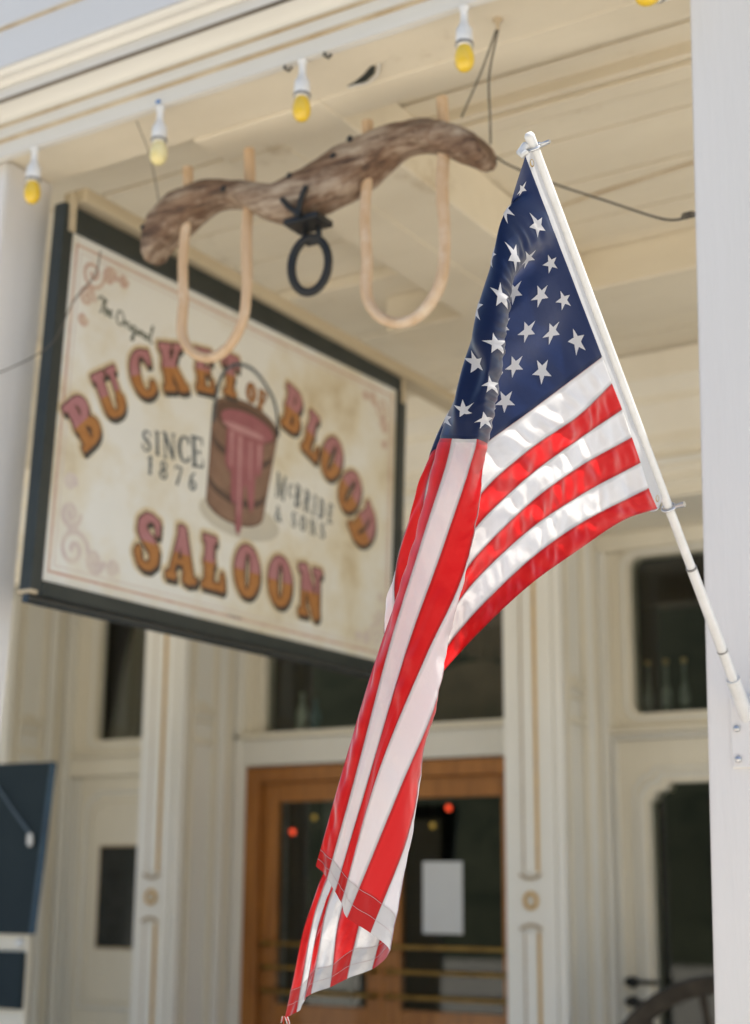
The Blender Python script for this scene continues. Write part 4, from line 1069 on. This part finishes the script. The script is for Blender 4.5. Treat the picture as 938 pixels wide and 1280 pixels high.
def arc(cx, cz, rx, rz, a0, a1, thin, thick, n=18):
    out = []
    for k in range(n):
        t0, t1 = R(a0 + (a1 - a0) * k / n), R(a0 + (a1 - a0) * (k + 1) / n)
        w = lambda t: thin + (thick - thin) * abs(math.cos(t)) ** 1.5
        out.append(('s', cx + rx * math.cos(t0), cz + rz * math.sin(t0), w(t0), cx + rx * math.cos(t1), cz + rz * math.sin(t1), w(t1)))
    return out
def glyph(ch, K=1.0, S=1.0):
    """stroke letters in a unit-high box; K scales the stroke weight, S the slab serifs. Returns (width, strokes)"""
    T, H = 0.115 * K, 0.048 * K
    def stem(x, w=T, z0=0.0, z1=1.0):
        o = [('b', x, (z0 + z1) / 2, w, (z1 - z0) / 2, 0)]
        if K > 0.8 and z1 - z0 > 0.8: o += [('s', x - 0.03, 0.5, 0.13 * K, x + 0.03, 0.5, 0.13 * K)]
        return o
    def ser(x, z, w=0.19):
        h = 0.052 * max(K, 0.55)
        return [('b', x, z + (h if z < 0.5 else -h), w * S, h, 0)]
    if ch == 'B': return 0.72, stem(0.2) + ser(0.18, 0) + ser(0.18, 1) + arc(0.3, 0.745, 0.24, 0.20, -90, 90, H, T) + arc(0.3, 0.265, 0.28, 0.21, -90, 90, H, T)
    if ch == 'U': return 0.80, stem(0.2, T, 0.28, 1) + ser(0.2, 1) + ser(0.64, 1, 0.15) + [('b', 0.64, 0.63, H * 1.2, 0.36, 0)] + arc(0.42, 0.30, 0.22, 0.24, 180, 360, H, T)
    if ch == 'C': return 0.74, arc(0.42, 0.5, 0.29, 0.43, 48, 312, H, T * 1.1) + [('b', 0.64, 0.80, 0.05 * K, 0.14, 0), ('s', 0.62, 0.24, 0.07 * K, 0.60, 0.17, 0.08 * K)]
    if ch == 'K': return 0.82, stem(0.2) + ser(0.2, 0) + ser(0.2, 1) + [('s', 0.30, 0.42, H, 0.62, 0.93, H), ('s', 0.36, 0.56, T * .8, 0.64, 0.09, T)] + ser(0.62, 1, 0.13) + ser(0.66, 0, 0.16)
    if ch == 'E': return 0.70, stem(0.2) + ser(0.2, 0) + ser(0.2, 1) + [('b', 0.42, 0.95, 0.22, 0.05 * K, 0), ('b', 0.42, 0.05, 0.24, 0.05 * K, 0), ('b', 0.60, 0.85, 0.045 * K, 0.13, 0), ('b', 0.62, 0.16, 0.045 * K, 0.14, 0), ('b', 0.38, 0.5, 0.12, 0.04 * K, 0), ('b', 0.49, 0.5, 0.035 * K, 0.11, 0)]
    if ch == 'F': return 0.68, stem(0.2) + ser(0.2, 0) + ser(0.2, 1) + [('b', 0.42, 0.95, 0.22, 0.05 * K, 0), ('b', 0.60, 0.85, 0.045 * K, 0.13, 0), ('b', 0.38, 0.5, 0.12, 0.04 * K, 0), ('b', 0.49, 0.5, 0.035 * K, 0.11, 0)]
    if ch == 'T': return 0.74, stem(0.37) + ser(0.37, 0, 0.22) + [('b', 0.37, 0.945, 0.32, 0.055 * K, 0), ('b', 0.09, 0.84, 0.045 * K, 0.13, 0), ('b', 0.65, 0.84, 0.045 * K, 0.13, 0)]
    if ch == 'L': return 0.70, stem(0.2) + ser(0.2, 0) + ser(0.2, 1) + [('b', 0.42, 0.055, 0.24, 0.055 * K, 0), ('s', 0.62, 0.06, 0.07 * K, 0.62, 0.30, 0.04 * K)]
    if ch == 'O': return 0.76, arc(0.38, 0.5, 0.25, 0.44, 0, 360, H * 1.1, T * 1.25, 28)
    if ch == 'D': return 0.76, stem(0.2) + ser(0.18, 0) + ser(0.18, 1) + arc(0.27, 0.5, 0.34, 0.44, -90, 90, H, T * 1.15)
    if ch == 'S':
        P = [(0.62, 0.80), (0.58, 0.90), (0.46, 0.95), (0.32, 0.93), (0.21, 0.82), (0.21, 0.68), (0.32, 0.57), (0.46, 0.48), (0.57, 0.37), (0.58, 0.20), (0.47, 0.07), (0.32, 0.05), (0.18, 0.12), (0.13, 0.26)]
        w = [.05, .05, .05, .07, .09, .10, .12, .125, .115, .095, .06, .05, .055, .075]
        return 0.74, [('s', *P[k], w[k] * K, *P[k + 1], w[k + 1] * K) for k in range(len(P) - 1)] + [('b', 0.63, 0.80, 0.04 * K, 0.13, 0), ('s', 0.13, 0.26, 0.075 * K, 0.14, 0.32, 0.06 * K)]
    if ch == 'A': return 0.86, [('s', 0.14, 0.05, H, 0.40, 0.93, H), ('s', 0.42, 0.92, T * .9, 0.66, 0.08, T), ('b', 0.40, 0.34, 0.17, 0.035 * K, 0), ('b', 0.42, 0.96, 0.10 * S, 0.04, 0)] + ser(0.14, 0, 0.13) + ser(0.68, 0, 0.18)
    if ch == 'N': return 0.84, [('b', 0.17, 0.5, H * 1.2, 0.5, 0), ('s', 0.20, 0.92, T, 0.62, 0.08, T), ('b', 0.66, 0.5, H * 1.2, 0.5, 0)] + ser(0.15, 1, 0.15) + ser(0.17, 0, 0.15) + ser(0.66, 1, 0.15)
    if ch == 'I': return 0.40, stem(0.2) + ser(0.2, 0) + ser(0.2, 1)
    if ch == 'M': return 1.0, [('b', 0.16, 0.5, H * 1.2, 0.5, 0), ('s', 0.20, 0.94, T, 0.50, 0.10, T * .8), ('s', 0.50, 0.10, H, 0.80, 0.94, H), ('b', 0.84, 0.5, T * .9, 0.5, 0)] + ser(0.15, 1, 0.13) + ser(0.16, 0, 0.13) + ser(0.84, 0, 0.16) + ser(0.85, 1, 0.15)
    if ch == 'c': return 0.50, arc(0.28, 0.55, 0.17, 0.26, 45, 315, H * .8, T * .8)
    if ch == 'R': return 0.80, stem(0.2) + ser(0.2, 0) + ser(0.18, 1) + arc(0.3, 0.73, 0.24, 0.21, -90, 90, H, T) + [('s', 0.38, 0.50, T * .8, 0.64, 0.07, T * .9)] + ser(0.66, 0, 0.12)
    if ch == '1': return 0.50, stem(0.26) + ser(0.26, 0, 0.2) + [('s', 0.22, 0.94, 0.06 * K, 0.08, 0.80, 0.05 * K)]
    if ch == '8': return 0.66, arc(0.33, 0.73, 0.18, 0.20, 0, 360, H * 1.2, T * .8) + arc(0.33, 0.27, 0.22, 0.22, 0, 360, H * 1.2, T * .9)
    if ch == '7': return 0.66, [('b', 0.34, 0.94, 0.26, 0.06 * K, 0), ('s', 0.58, 0.92, H * 1.3, 0.28, 0.06, T), ('b', 0.09, 0.85, 0.035, 0.12, 0)]
    if ch == '6': return 0.66, arc(0.34, 0.28, 0.20, 0.23, 0, 360, H * 1.2, T) + [('s', 0.14, 0.30, T, 0.24, 0.72, T * .8), ('s', 0.24, 0.72, T * .8, 0.50, 0.95, H)]
    if ch == '&': return 0.86, arc(0.36, 0.76, 0.14, 0.18, 0, 360, H, H * 1.4) + arc(0.34, 0.27, 0.23, 0.23, 60, 340, H, T) + [('s', 0.26, 0.66, H * 1.4, 0.74, 0.04, T * .8), ('s', 0.56, 0.20, H, 0.76, 0.46, H)]
    return 0.4, []
def place_at(cy, cz, h, ang, w, sx=1.0):
    """letter box -> sign plane; ang > 0 leans the top to the right (clockwise as seen)"""
    ca, sa = math.cos(ang), math.sin(ang)
    def f(x, z):
        a, b_ = (x - w / 2) * h * sx, (z - 0.5) * h
        return cy + a * ca + b_ * sa, cz - a * sa + b_ * ca
    return f
def fancy(ch, cy, cz, h, ang, sx=1.0):
    """carnival letter: tan halo, black drop shade, dark outline, pink upper and orange lower half"""
    w, sg_ = glyph(ch)
    w0 = (-0.22, w + 0.22, -0.2, 1.2)
    p = place_at(cy, cz, h, ang, w, sx)
    sh = place_at(cy + 0.010, cz - 0.013, h, ang, w, sx)
    res = 0.025
    sdf_mesh(sg_, *w0, 0.05, 0.13, p, panel, 'letter_halo', 'sign_bloom', 0.0008)
    sdf_mesh(sg_, *w0, res, 0.045, sh, panel, 'letter_shade', 'letter_black', 0.0016)
    sdf_mesh(sg_, *w0, res, 0.050, p, panel, 'letter_outline', 'letter_edge', 0.0024)
    sdf_mesh(sg_, *w0, res, 0.012, p, panel, 'letter', 'letter_orange', 0.0032, clip=(-1, 0.50))
    sdf_mesh(sg_, *w0, res, 0.012, p, panel, 'letter', 'letter_pink', 0.0032, clip=(0.50, 2))
for ch, cy, cz, h, ang in (('B', 3.530, 3.070, .165, -44), ('U', 3.650, 3.196, .160, -33), ('C', 3.806, 3.312, .168, -24), ('K', 3.968, 3.384, .165, -15), ('E', 4.142, 3.425, .155, -8), ('T', 4.293, 3.452, .155, -1),
                           ('B', 4.702, 3.427, .178, 13), ('L', 4.846, 3.360, .180, 20), ('O', 4.981, 3.302, .186, 28), ('O', 5.118, 3.194, .192, 38), ('D', 5.230, 3.066, .200, 50),
                           ('S', 3.869, 2.737, .190, 2), ('A', 4.052, 2.730, .188, 0), ('L', 4.234, 2.730, .186, 0), ('O', 4.431, 2.737, .190, 0), ('O', 4.640, 2.735, .190, 0), ('N', 4.844, 2.729, .192, 0)):
    fancy(ch, cy, cz, h, R(ang), 1.0 if cy < 4.5 or cz < 2.9 else 0.92)
for ch, cy, cz, h, ang in (('O', 4.428, 3.422, .076, 3), ('F', 4.500, 3.412, .076, 8)):
    w, sg_ = glyph(ch); p = place_at(cy, cz, h, R(ang), w)
    sdf_mesh(sg_, -.2, w + .2, -.2, 1.2, 0.04, 0.05, p, panel, 'letter_outline', 'letter_edge', 0.0016)
    sdf_mesh(sg_, -.2, w + .2, -.2, 1.2, 0.04, 0.0, p, panel, 'letter', 'letter_orange', 0.0024)
def small_line(txt, pts, hs, mat='letter_slate', K=0.62, sx=1.0):
    """plain serif line from the first centre to the last; hs = first and last height"""
    ws = [glyph(c)[0] for c in txt]
    tot = sum(ws); acc = 0
    (ya, za), (yb, zb) = pts
    ang = -math.atan2(zb - za, yb - ya)
    for c, w in zip(txt, ws):
        t = (acc + w / 2 - ws[0] / 2) / max(1e-6, tot - ws[0] / 2 - ws[-1] / 2); acc += w
        if c == ' ': continue
        h = hs[0] + (hs[1] - hs[0]) * t
        sdf_mesh(glyph(c, K, 0.75)[1], -.15, w + .15, -.12, 1.12, 0.032, 0.0, place_at(ya + (yb - ya) * t, za + (zb - za) * t, h, ang, w, sx), panel, 'letter', mat, 0.0012)
small_line('SINCE', ((3.842, 3.083), (4.118, 3.113)), (0.078, 0.114), K=0.74)
small_line('1876', ((3.868, 3.004), (4.098, 3.002)), (0.066, 0.070), K=0.85)
small_line('McBRIDE', ((4.632, 3.103), (4.978, 3.070)), (0.100, 0.082), K=0.82, sx=0.66)
small_line('& SONS', ((4.622, 2.995), (4.922, 2.988)), (0.062, 0.066), K=0.82, sx=0.88)
small_line('MMNENN', ((4.335, 2.560), (4.400, 2.556)), (0.008, 0.008)) if False else None
b = MB(); b.box(SX + 0.0006, SX + 0.0012, 4.325, 4.405, 2.556, 2.560); b.build('maker_mark', 'letter_slate', panel)
# handwritten line above the arch
hand = [[(0.00, .62), (.03, .72), (.13, .70)], [(.08, .70), (.055, .40), (.03, .34)], [(.10, .72), (.11, .34), (.13, .50), (.155, .48), (.16, .36)], [(.175, .44), (.205, .50), (.20, .54), (.18, .48), (.19, .37), (.22, .40)],
        [(.36, .66), (.31, .62), (.29, .44), (.32, .32), (.38, .36), (.40, .54), (.36, .66)], [(.42, .48), (.44, .34), (.44, .46), (.48, .50)], [(.49, .48), (.50, .34), (.52, .38)], [(.57, .48), (.53, .46), (.53, .36), (.57, .38), (.58, .50), (.57, .16), (.53, .12), (.55, .24), (.61, .38)],
        [(.62, .48), (.63, .34), (.65, .40)], [(.67, .48), (.67, .34), (.69, .47), (.72, .46), (.72, .34)], [(.79, .47), (.75, .45), (.75, .35), (.79, .37), (.80, .48), (.80, .34)], [(.83, .40), (.88, .74), (.86, .72), (.84, .36), (.88, .34)]]
segs = []
for st in hand:
    P = herm(list(range(len(st))), [(a, c * 0.55) for a, c in st], np.linspace(0, len(st) - 1, 6 * (len(st) - 1) + 1))
    for k in range(len(P) - 1): segs.append(('s', P[k][0], P[k][1], 0.0095, P[k + 1][0], P[k + 1][1], 0.0095))
ph = lambda x, z: (3.572 + x * 0.318, 3.415 + z * 0.26 - x * 0.03)
sdf_mesh(segs, -0.03, 0.93, 0.0, 0.5, 0.008, 0.002, ph, panel, 'script_line', 'letter_green', 0.0012)
# bucket with red liquid
def flat(pts, mat, off, name):
    b = MB(); b.add([(SX + off, y_, z_) for y_, z_ in pts], [tuple(range(len(pts)))]); return b.build(name, mat, panel, fix=False)
def ell(cy, cz, ry, rz, a0=0, a1=360, n=28, tilt=0):
    ct, st = math.cos(tilt), math.sin(tilt)
    return [(cy + ry * math.cos(R(a0 + (a1 - a0) * k / n)) * ct - rz * math.sin(R(a0 + (a1 - a0) * k / n)) * st, cz + ry * math.cos(R(a0 + (a1 - a0) * k / n)) * st + rz * math.sin(R(a0 + (a1 - a0) * k / n)) * ct) for k in range(n + (0 if a1 - a0 >= 360 else 1))]
flat(ell(4.385, 2.925, 0.245, 0.075, tilt=0.02), 'bucket_shadow', 0.0004, 'bucket_shadow')
body = [(4.205, 3.305)] + ell(4.352, 2.965, 0.168, 0.062, 180, 360, 20) + [(4.598, 3.290)] + ell(4.402, 3.300, 0.197, 0.072, 0, 180, 20)
cy_ = sum(p[0] for p in body) / len(body); cz_ = sum(p[1] for p in body) / len(body)
flat([(cy_ + (a - cy_) * 1.035, cz_ + (c - cz_) * 1.03) for a, c in body], 'bucket_dark', 0.0008, 'bucket_outline')
flat(body, 'bucket_wood', 0.0014, 'bucket_body')
for zc, kk in ((3.19, 0.185), (3.03, 0.172)):
    lo = [(4.40 + (a - 4.402) * 1.0, c) for a, c in ell(4.402 - (3.3 - zc) * 0.15, zc, kk, 0.062, 180, 360, 18)]
    hi = [(a, c + 0.03) for a, c in lo][::-1]
    flat(lo + hi, 'bucket_hoop', 0.0020, 'bucket_hoop')
flat(ell(4.402, 3.296, 0.198, 0.068), 'bucket_dark', 0.0026, 'bucket_rim')
flat(ell(4.410, 3.285, 0.165, 0.050), 'bucket_blood', 0.0032, 'red_liquid')
drip = [(4.285, 3.275), (4.278, 3.12), (4.298, 3.085), (4.315, 3.10), (4.318, 2.99), (4.336, 2.965), (4.348, 2.99), (4.352, 2.88), (4.368, 2.858), (4.384, 2.88), (4.392, 3.04), (4.410, 3.06), (4.425, 2.99), (4.443, 2.955), (4.458, 2.985), (4.468, 3.12), (4.488, 3.10), (4.502, 3.13), (4.515, 3.275)]
flat(drip, 'bucket_blood', 0.0038, 'red_drip')
for (a, c, l, w) in ((4.312, 3.24, .13, .010), (4.365, 3.235, .30, .010), (4.43, 3.23, .15, .008), (4.485, 3.23, .09, .010)):
    flat([(a - w, c), (a + w, c), (a + w * .5, c - l), (a - w * .3, c - l)], 'bucket_gloss', 0.0044, 'drip_highlight')
flat(ell(4.385, 3.262, 0.13, 0.014), 'bucket_gloss', 0.0044, 'rim_highlight')
hp = [(4.203, 3.25), (4.215, 3.36), (4.255, 3.45), (4.33, 3.505), (4.43, 3.515), (4.52, 3.475), (4.585, 3.41), (4.607, 3.30)]
P = herm(list(range(8)), hp, np.linspace(0, 7, 50))
sdf_mesh([('s', *P[k], 0.0065, *P[k + 1], 0.0065) for k in range(49)], 4.15, 4.66, 3.2, 3.56, 0.006, 0, lambda x, z: (x, z), panel, 'bucket_handle', 'letter_slate', 0.0050)
# border lines and corner scrolls
for inset, wd, mt_ in ((0.030, 0.010, 'sign_pink'), (0.055, 0.004, 'sign_violet')):
    for (a0, a1, c0, c1) in ((Y0 + inset, Y1 - inset, Z0 + inset, Z0 + inset + wd), (Y0 + inset, Y1 - inset, Z1 - inset - wd, Z1 - inset), (Y0 + inset, Y0 + inset + wd, Z0 + inset + wd, Z1 - inset - wd), (Y1 - inset - wd, Y1 - inset, Z0 + inset + wd, Z1 - inset - wd)):
        b = MB(); b.box(SX + 0.0003, SX + 0.0010, a0, a1, c0, c1); b.build('border_line', mt_, panel)
for cy, cz, sy, sz, big, mt_ in ((Y0 + .06, Z1 - .06, 1, -1, 1.0, 'sign_rose'), (Y0 + .06, Z0 + .06, 1, 1, 1.25, 'sign_violet'), (Y1 - .06, Z1 - .06, -1, -1, 0.9, 'sign_rose'), (Y1 - .06, Z0 + .06, -1, 1, 0.9, 'sign_violet')):
    segs = []
    for (ux, uz, r0, turn) in ((0.06, 0.05, 0.055, 1), (0.14, 0.035, 0.035, -1), (0.04, 0.14, 0.038, -1), (0.21, 0.025, 0.022, 1), (0.03, 0.22, 0.022, 1)):
        P = [(ux + r0 * (1 - k / 26) * math.cos(turn * k * 0.42), uz + r0 * (1 - k / 26) * math.sin(turn * k * 0.42)) for k in range(24)]
        segs += [('s', *P[k], 0.0075, *P[k + 1], 0.007) for k in range(23)]
    sdf_mesh(segs, -0.06, 0.28, -0.06, 0.28, 0.007, 0, lambda x, z, cy=cy, cz=cz, sy=sy, sz=sz, big=big: (cy + sy * x * big, cz + sz * z * big), panel, 'corner_scroll', mt_, 0.0012)
for o in [sg] + list(sg.children_recursive):
    if o.type == 'MESH' and o.name.split('.')[0] in ('panel', 'frame_rail', 'frame_stile', 'bottom_tube', 'corner_cleat', 'border_line', 'corner_scroll'):
        for v in o.data.vertices:
            v.co.y += 0.040 * (v.co.z - 3.25)
            v.co.z += 0.022 * (v.co.y - 3.40) * max(0.0, min(1.2, (v.co.z - 2.5) / 1.2))
# thin cord hanging across the sign corner to the post
wire('thin dark cord slung from the left porch post across the sign corner', [(-3.475, 3.222, 3.155), (-3.37, 3.25, 3.175), (-3.255, 3.31, 3.255), (-3.23, 3.37, 3.41), (-3.21, 3.44, 3.52), (-3.19, 3.44, 3.60)], 0.0022)

# ------------------------------------------------------------------ dark board beyond the left post
bd = thing('notice_board', 'dark blue-grey notice board with a pale cord behind the left porch post', 'board', (-5.7, 5.5, 0))
b = MB(); b.prism([(-6.05, 5.5, 2.20), (-5.238, 5.5, 2.197), (-5.313, 5.5, 1.396), (-6.05, 5.5, 1.396)], (0, 0.03, 0)); b.build('upper_board', 'slate', bd)
b = MB(); b.prism([(-5.243, 5.4985, 2.19), (-5.233, 5.4985, 2.19), (-5.308, 5.4985, 1.40), (-5.318, 5.4985, 1.40)], (0, 0.033, 0)); b.build('edge_strip', 'slate_edge', bd)
b = MB(); b.box(-6.05, -5.357, 5.5, 5.53, 1.058, 1.316, 0.003); b.build('lower_board', 'slate', bd)
b = MB(); b.box(-6.0, -5.36, 5.531, 5.56, 0.0, 2.1, 0.004); b.build('back_board', 'facade', bd)
b = MB(); b.tube([(-5.62, 5.49, 2.13), (-5.45, 5.485, 1.965), (-5.338, 5.485, 1.86)], 0.006, 6); c_ = b.build('cord', 'cord', bd)
b = MB(); b.lathe([(0.006, 0), (0.014, 0.01), (0.015, 0.045), (0.010, 0.06), (0, 0.062)], (-5.336, 5.484, 1.862), 10, (0.05, 0, -1)); b.build('cord_pull', 'socket', c_)
b = MB(); b.lathe([(0.02, 0), (0.024, 0.01), (0.016, 0.022), (0, 0.025)], (-5.40, 5.5305, 1.355), 12, (0, -1, 0)); b.build('knob', 'socket', bd)

# ------------------------------------------------------------------ wagon wheel, bolts
wh = thing('wagon_wheel', 'old brown wooden wagon wheel standing in front of the right window', 'wheel', (-2.32, 6.72, 0))
WC, WR = Vector((-2.40, 6.74, 0.632)), 0.62
b = MB(); N_ = 56; vs = []; fs = []
sec = [(WR - .075, -.028), (WR - .005, -.030), (WR - .005, .030), (WR - .075, .028)]
for k in range(N_):
    a = 2 * math.pi * k / N_
    for r, yy in sec: vs.append((WC.x + r * math.cos(a), WC.y + yy + 0.06 * math.sin(a), WC.z + r * math.sin(a)))
for k in range(N_):
    for j in range(4): fs.append((k * 4 + j, k * 4 + (j + 1) % 4, ((k + 1) % N_) * 4 + (j + 1) % 4, ((k + 1) % N_) * 4 + j))
b.add(vs, fs); b.build('rim', 'wheel_wood', wh)
b = MB(); vs = []; fs = []
for k in range(N_):
    a = 2 * math.pi * k / N_
    for r, yy in ((WR - .0045, -.026), (WR + .006, -.026), (WR + .006, .026), (WR - .0045, .026)): vs.append((WC.x + r * math.cos(a), WC.y + yy + 0.06 * math.sin(a), WC.z + r * math.sin(a)))
for k in range(N_):
    for j in range(4): fs.append((k * 4 + j, k * 4 + (j + 1) % 4, ((k + 1) % N_) * 4 + (j + 1) % 4, ((k + 1) % N_) * 4 + j))
b.add(vs, fs); b.build('iron_tyre', 'iron', wh)
for k in range(12):
    a = 2 * math.pi * k / 12 + 0.2
    d = Vector((math.cos(a), 0.1 * math.sin(a), math.sin(a)))
    b = MB(); b.tube([WC + d * 0.08, WC + d * 0.3, WC + d * (WR - 0.06)], [0.022, 0.017, 0.020], 8); b.build('spoke', 'wheel_wood', wh)
b = MB(); b.lathe([(0, -.13), (.05, -.13), (.055, -.06), (.095, -.04), (.095, .04), (.06, .07), (.05, .12), (0, .12)], WC, 18, (0, 1, 0.1)); b.build('hub', 'wheel_wood', wh)
for z, lab, l_ in ((1.176, 'upper of two black iron bolts on the right window frame', 0.14), (1.082, 'lower of two black iron bolts on the right window frame', 0.05)):
    t = thing('iron_bolt', lab, 'bolt', (-3.11, 7.45, z), 'iron bolts on the window frame')
    b = MB(); b.lathe([(0.0, -0.05), (0.018, -0.035), (0.030, -0.004), (0.024, 0.014), (0.010, 0.022), (0, 0.024)], (-3.10, 7.435, z), 10, (1, 0, 0)); b.build('head', 'iron', t)
    b = MB(); b.tube([(-3.09, 7.435, z), (-3.10 + l_, 7.435, z)], 0.011, 8); b.build('shaft', 'iron', t)
    b = MB(); b.box(-3.115, -3.085, 7.438, 7.4745, z - 0.012, z + 0.012); b.build('mount', 'iron', t)

# ------------------------------------------------------------------ things behind the glass
def bottle(x, y, z, h, r, mat, label, cork=True, neck=0.35):
    t = thing('bottle', label, 'bottle', (x, y, z), 'bottles on the transom sills')
    b = MB(); b.lathe([(0, 0), (r, 0.002), (r, h * (0.9 - neck) * .9), (r * 0.55, h * (1 - neck)), (r * 0.38, h * (1.08 - neck)), (r * 0.36, h * 0.9), (0, h * 0.9)], (x, y, z), 14); b.build('body', mat, t)
    b = MB(); b.lathe([(r * 0.42, h * .9), (r * 0.48, h * .93), (r * 0.48, h), (0, h)], (x, y, z), 12); b.build('stopper', 'cork' if cork else mat, t)
fbox('inner_shelf', 'dark_room', -5.43, -3.66, 7.57, 7.75, 2.49, 2.530)
fbox('inner_shelf', 'dark_room', -3.10, -1.3, 7.57, 7.75, 2.47, 2.5155)
bottle(-5.26, 7.64, 2.531, 0.235, 0.036, 'bottle_clear', 'tall pale bottle in the transom window above the oak doors', False)
bottle(-5.17, 7.65, 2.531, 0.19, 0.036, 'bottle_blue', 'short blue bottle in the transom window above the oak doors', False)
for x, lab in ((-3.045, 'leftmost of three slim corked bottles in the right transom window'), (-2.945, 'middle of three slim corked bottles in the right transom window'), (-2.845, 'rightmost of three slim corked bottles in the right transom window')):
    bottle(x, 7.64, 2.5165, 0.285, 0.030, 'bottle_dark', lab, True, 0.5)
# rounded brown slab behind the transom
b = MB()
arch_ = [(-4.45 + 0.0, 2.535)] + [(-4.16 + 0.27 * math.cos(a), 2.78 + 0.12 * math.sin(a)) for a in [math.pi - k * math.pi / 14 for k in range(15)]] + [(-3.87, 2.535)]
b.prism([(x, 7.80, z) for x, z in arch_], (0, 0.05, 0)); tag(b.build('rounded_slab', 'curtain'), 'dim rounded brown slab behind the transom glass above the doors', 'chair back')
b = MB()
for k in range(12):
    x = -4.4 + k * 0.065
    b.tube([(x, 7.84 + 0.02 * (k % 2), 3.35), (x, 7.85, 3.12 - 0.10 * math.sin(math.pi * k / 11)), (x, 7.84, 3.02 - 0.12 * math.sin(math.pi * k / 11))], [0.045, 0.05, 0.03], 8)
tag(b.build('curtain_swag', 'curtain'), 'dim brown curtain swag behind the transom glass above the doors', 'curtain')
fbox('inner_shelf', 'dark_room', -4.5, -3.8, 7.76, 7.9, 2.49, 2.534)
b = MB(); b.box(-4.352, -4.104, 7.5155, 7.5170, 1.383, 1.765); tag(b.build('paper_notice', 'paper'), 'white paper notice taped to the right oak door glass', 'notice')
for x, y, z, mt_, lab in ((-4.569, 8.2, 2.093, 'red_lamp', 'red indoor lamp seen through the right oak door glass'), (-4.908, 8.6, 2.01, 'amber_lamp', 'dim amber indoor lamp below the red one in the right door glass'),
                          (-5.705, 8.2, 1.968, 'red_lamp', 'red indoor lamp seen through the left oak door glass'), (-5.811, 8.6, 2.077, 'amber_lamp', 'dim amber indoor lamp seen through the left oak door glass'), (-3.6, 8.8, 2.20, 'amber_lamp', 'small amber indoor lamp seen through the right stepped window')):
    t = thing('indoor_lamp', lab, 'lamp', (x, y, z), 'small lamps hung indoors')
    b = MB(); b.lathe([(0, -.018), (.011, -.015), (.018, 0), (.015, .011), (.007, .018), (0, .019)], (x, y, z), 14); b.build('globe', mt_, t)
    b = MB(); b.tube([(x, y, z + .018), (x, y, 3.75)], 0.003, 5); b.build('flex', 'wire', t)
# pale bar modelled for a reflected line in the left door glass
b = MB(); b.tube([(-5.62, 8.0, 2.4), (-5.61, 8.0, 1.7), (-5.615, 8.0, 1.0)], 0.014, 8); b.box(-5.66, -5.57, 7.96, 8.04, 0.004, 1.0); tag(b.build('reflection_streak', 'bottle_clear'), 'reflection modelled as a thin pale stand behind the left oak door glass', 'streak')
b = MB(); b.box(-5.30, -5.10, 7.95, 8.0, 0.004, 2.2); 
tag(b.build('menu_board', 'bottle_dark'), 'dim grey board standing behind the left oak door glass', 'board')
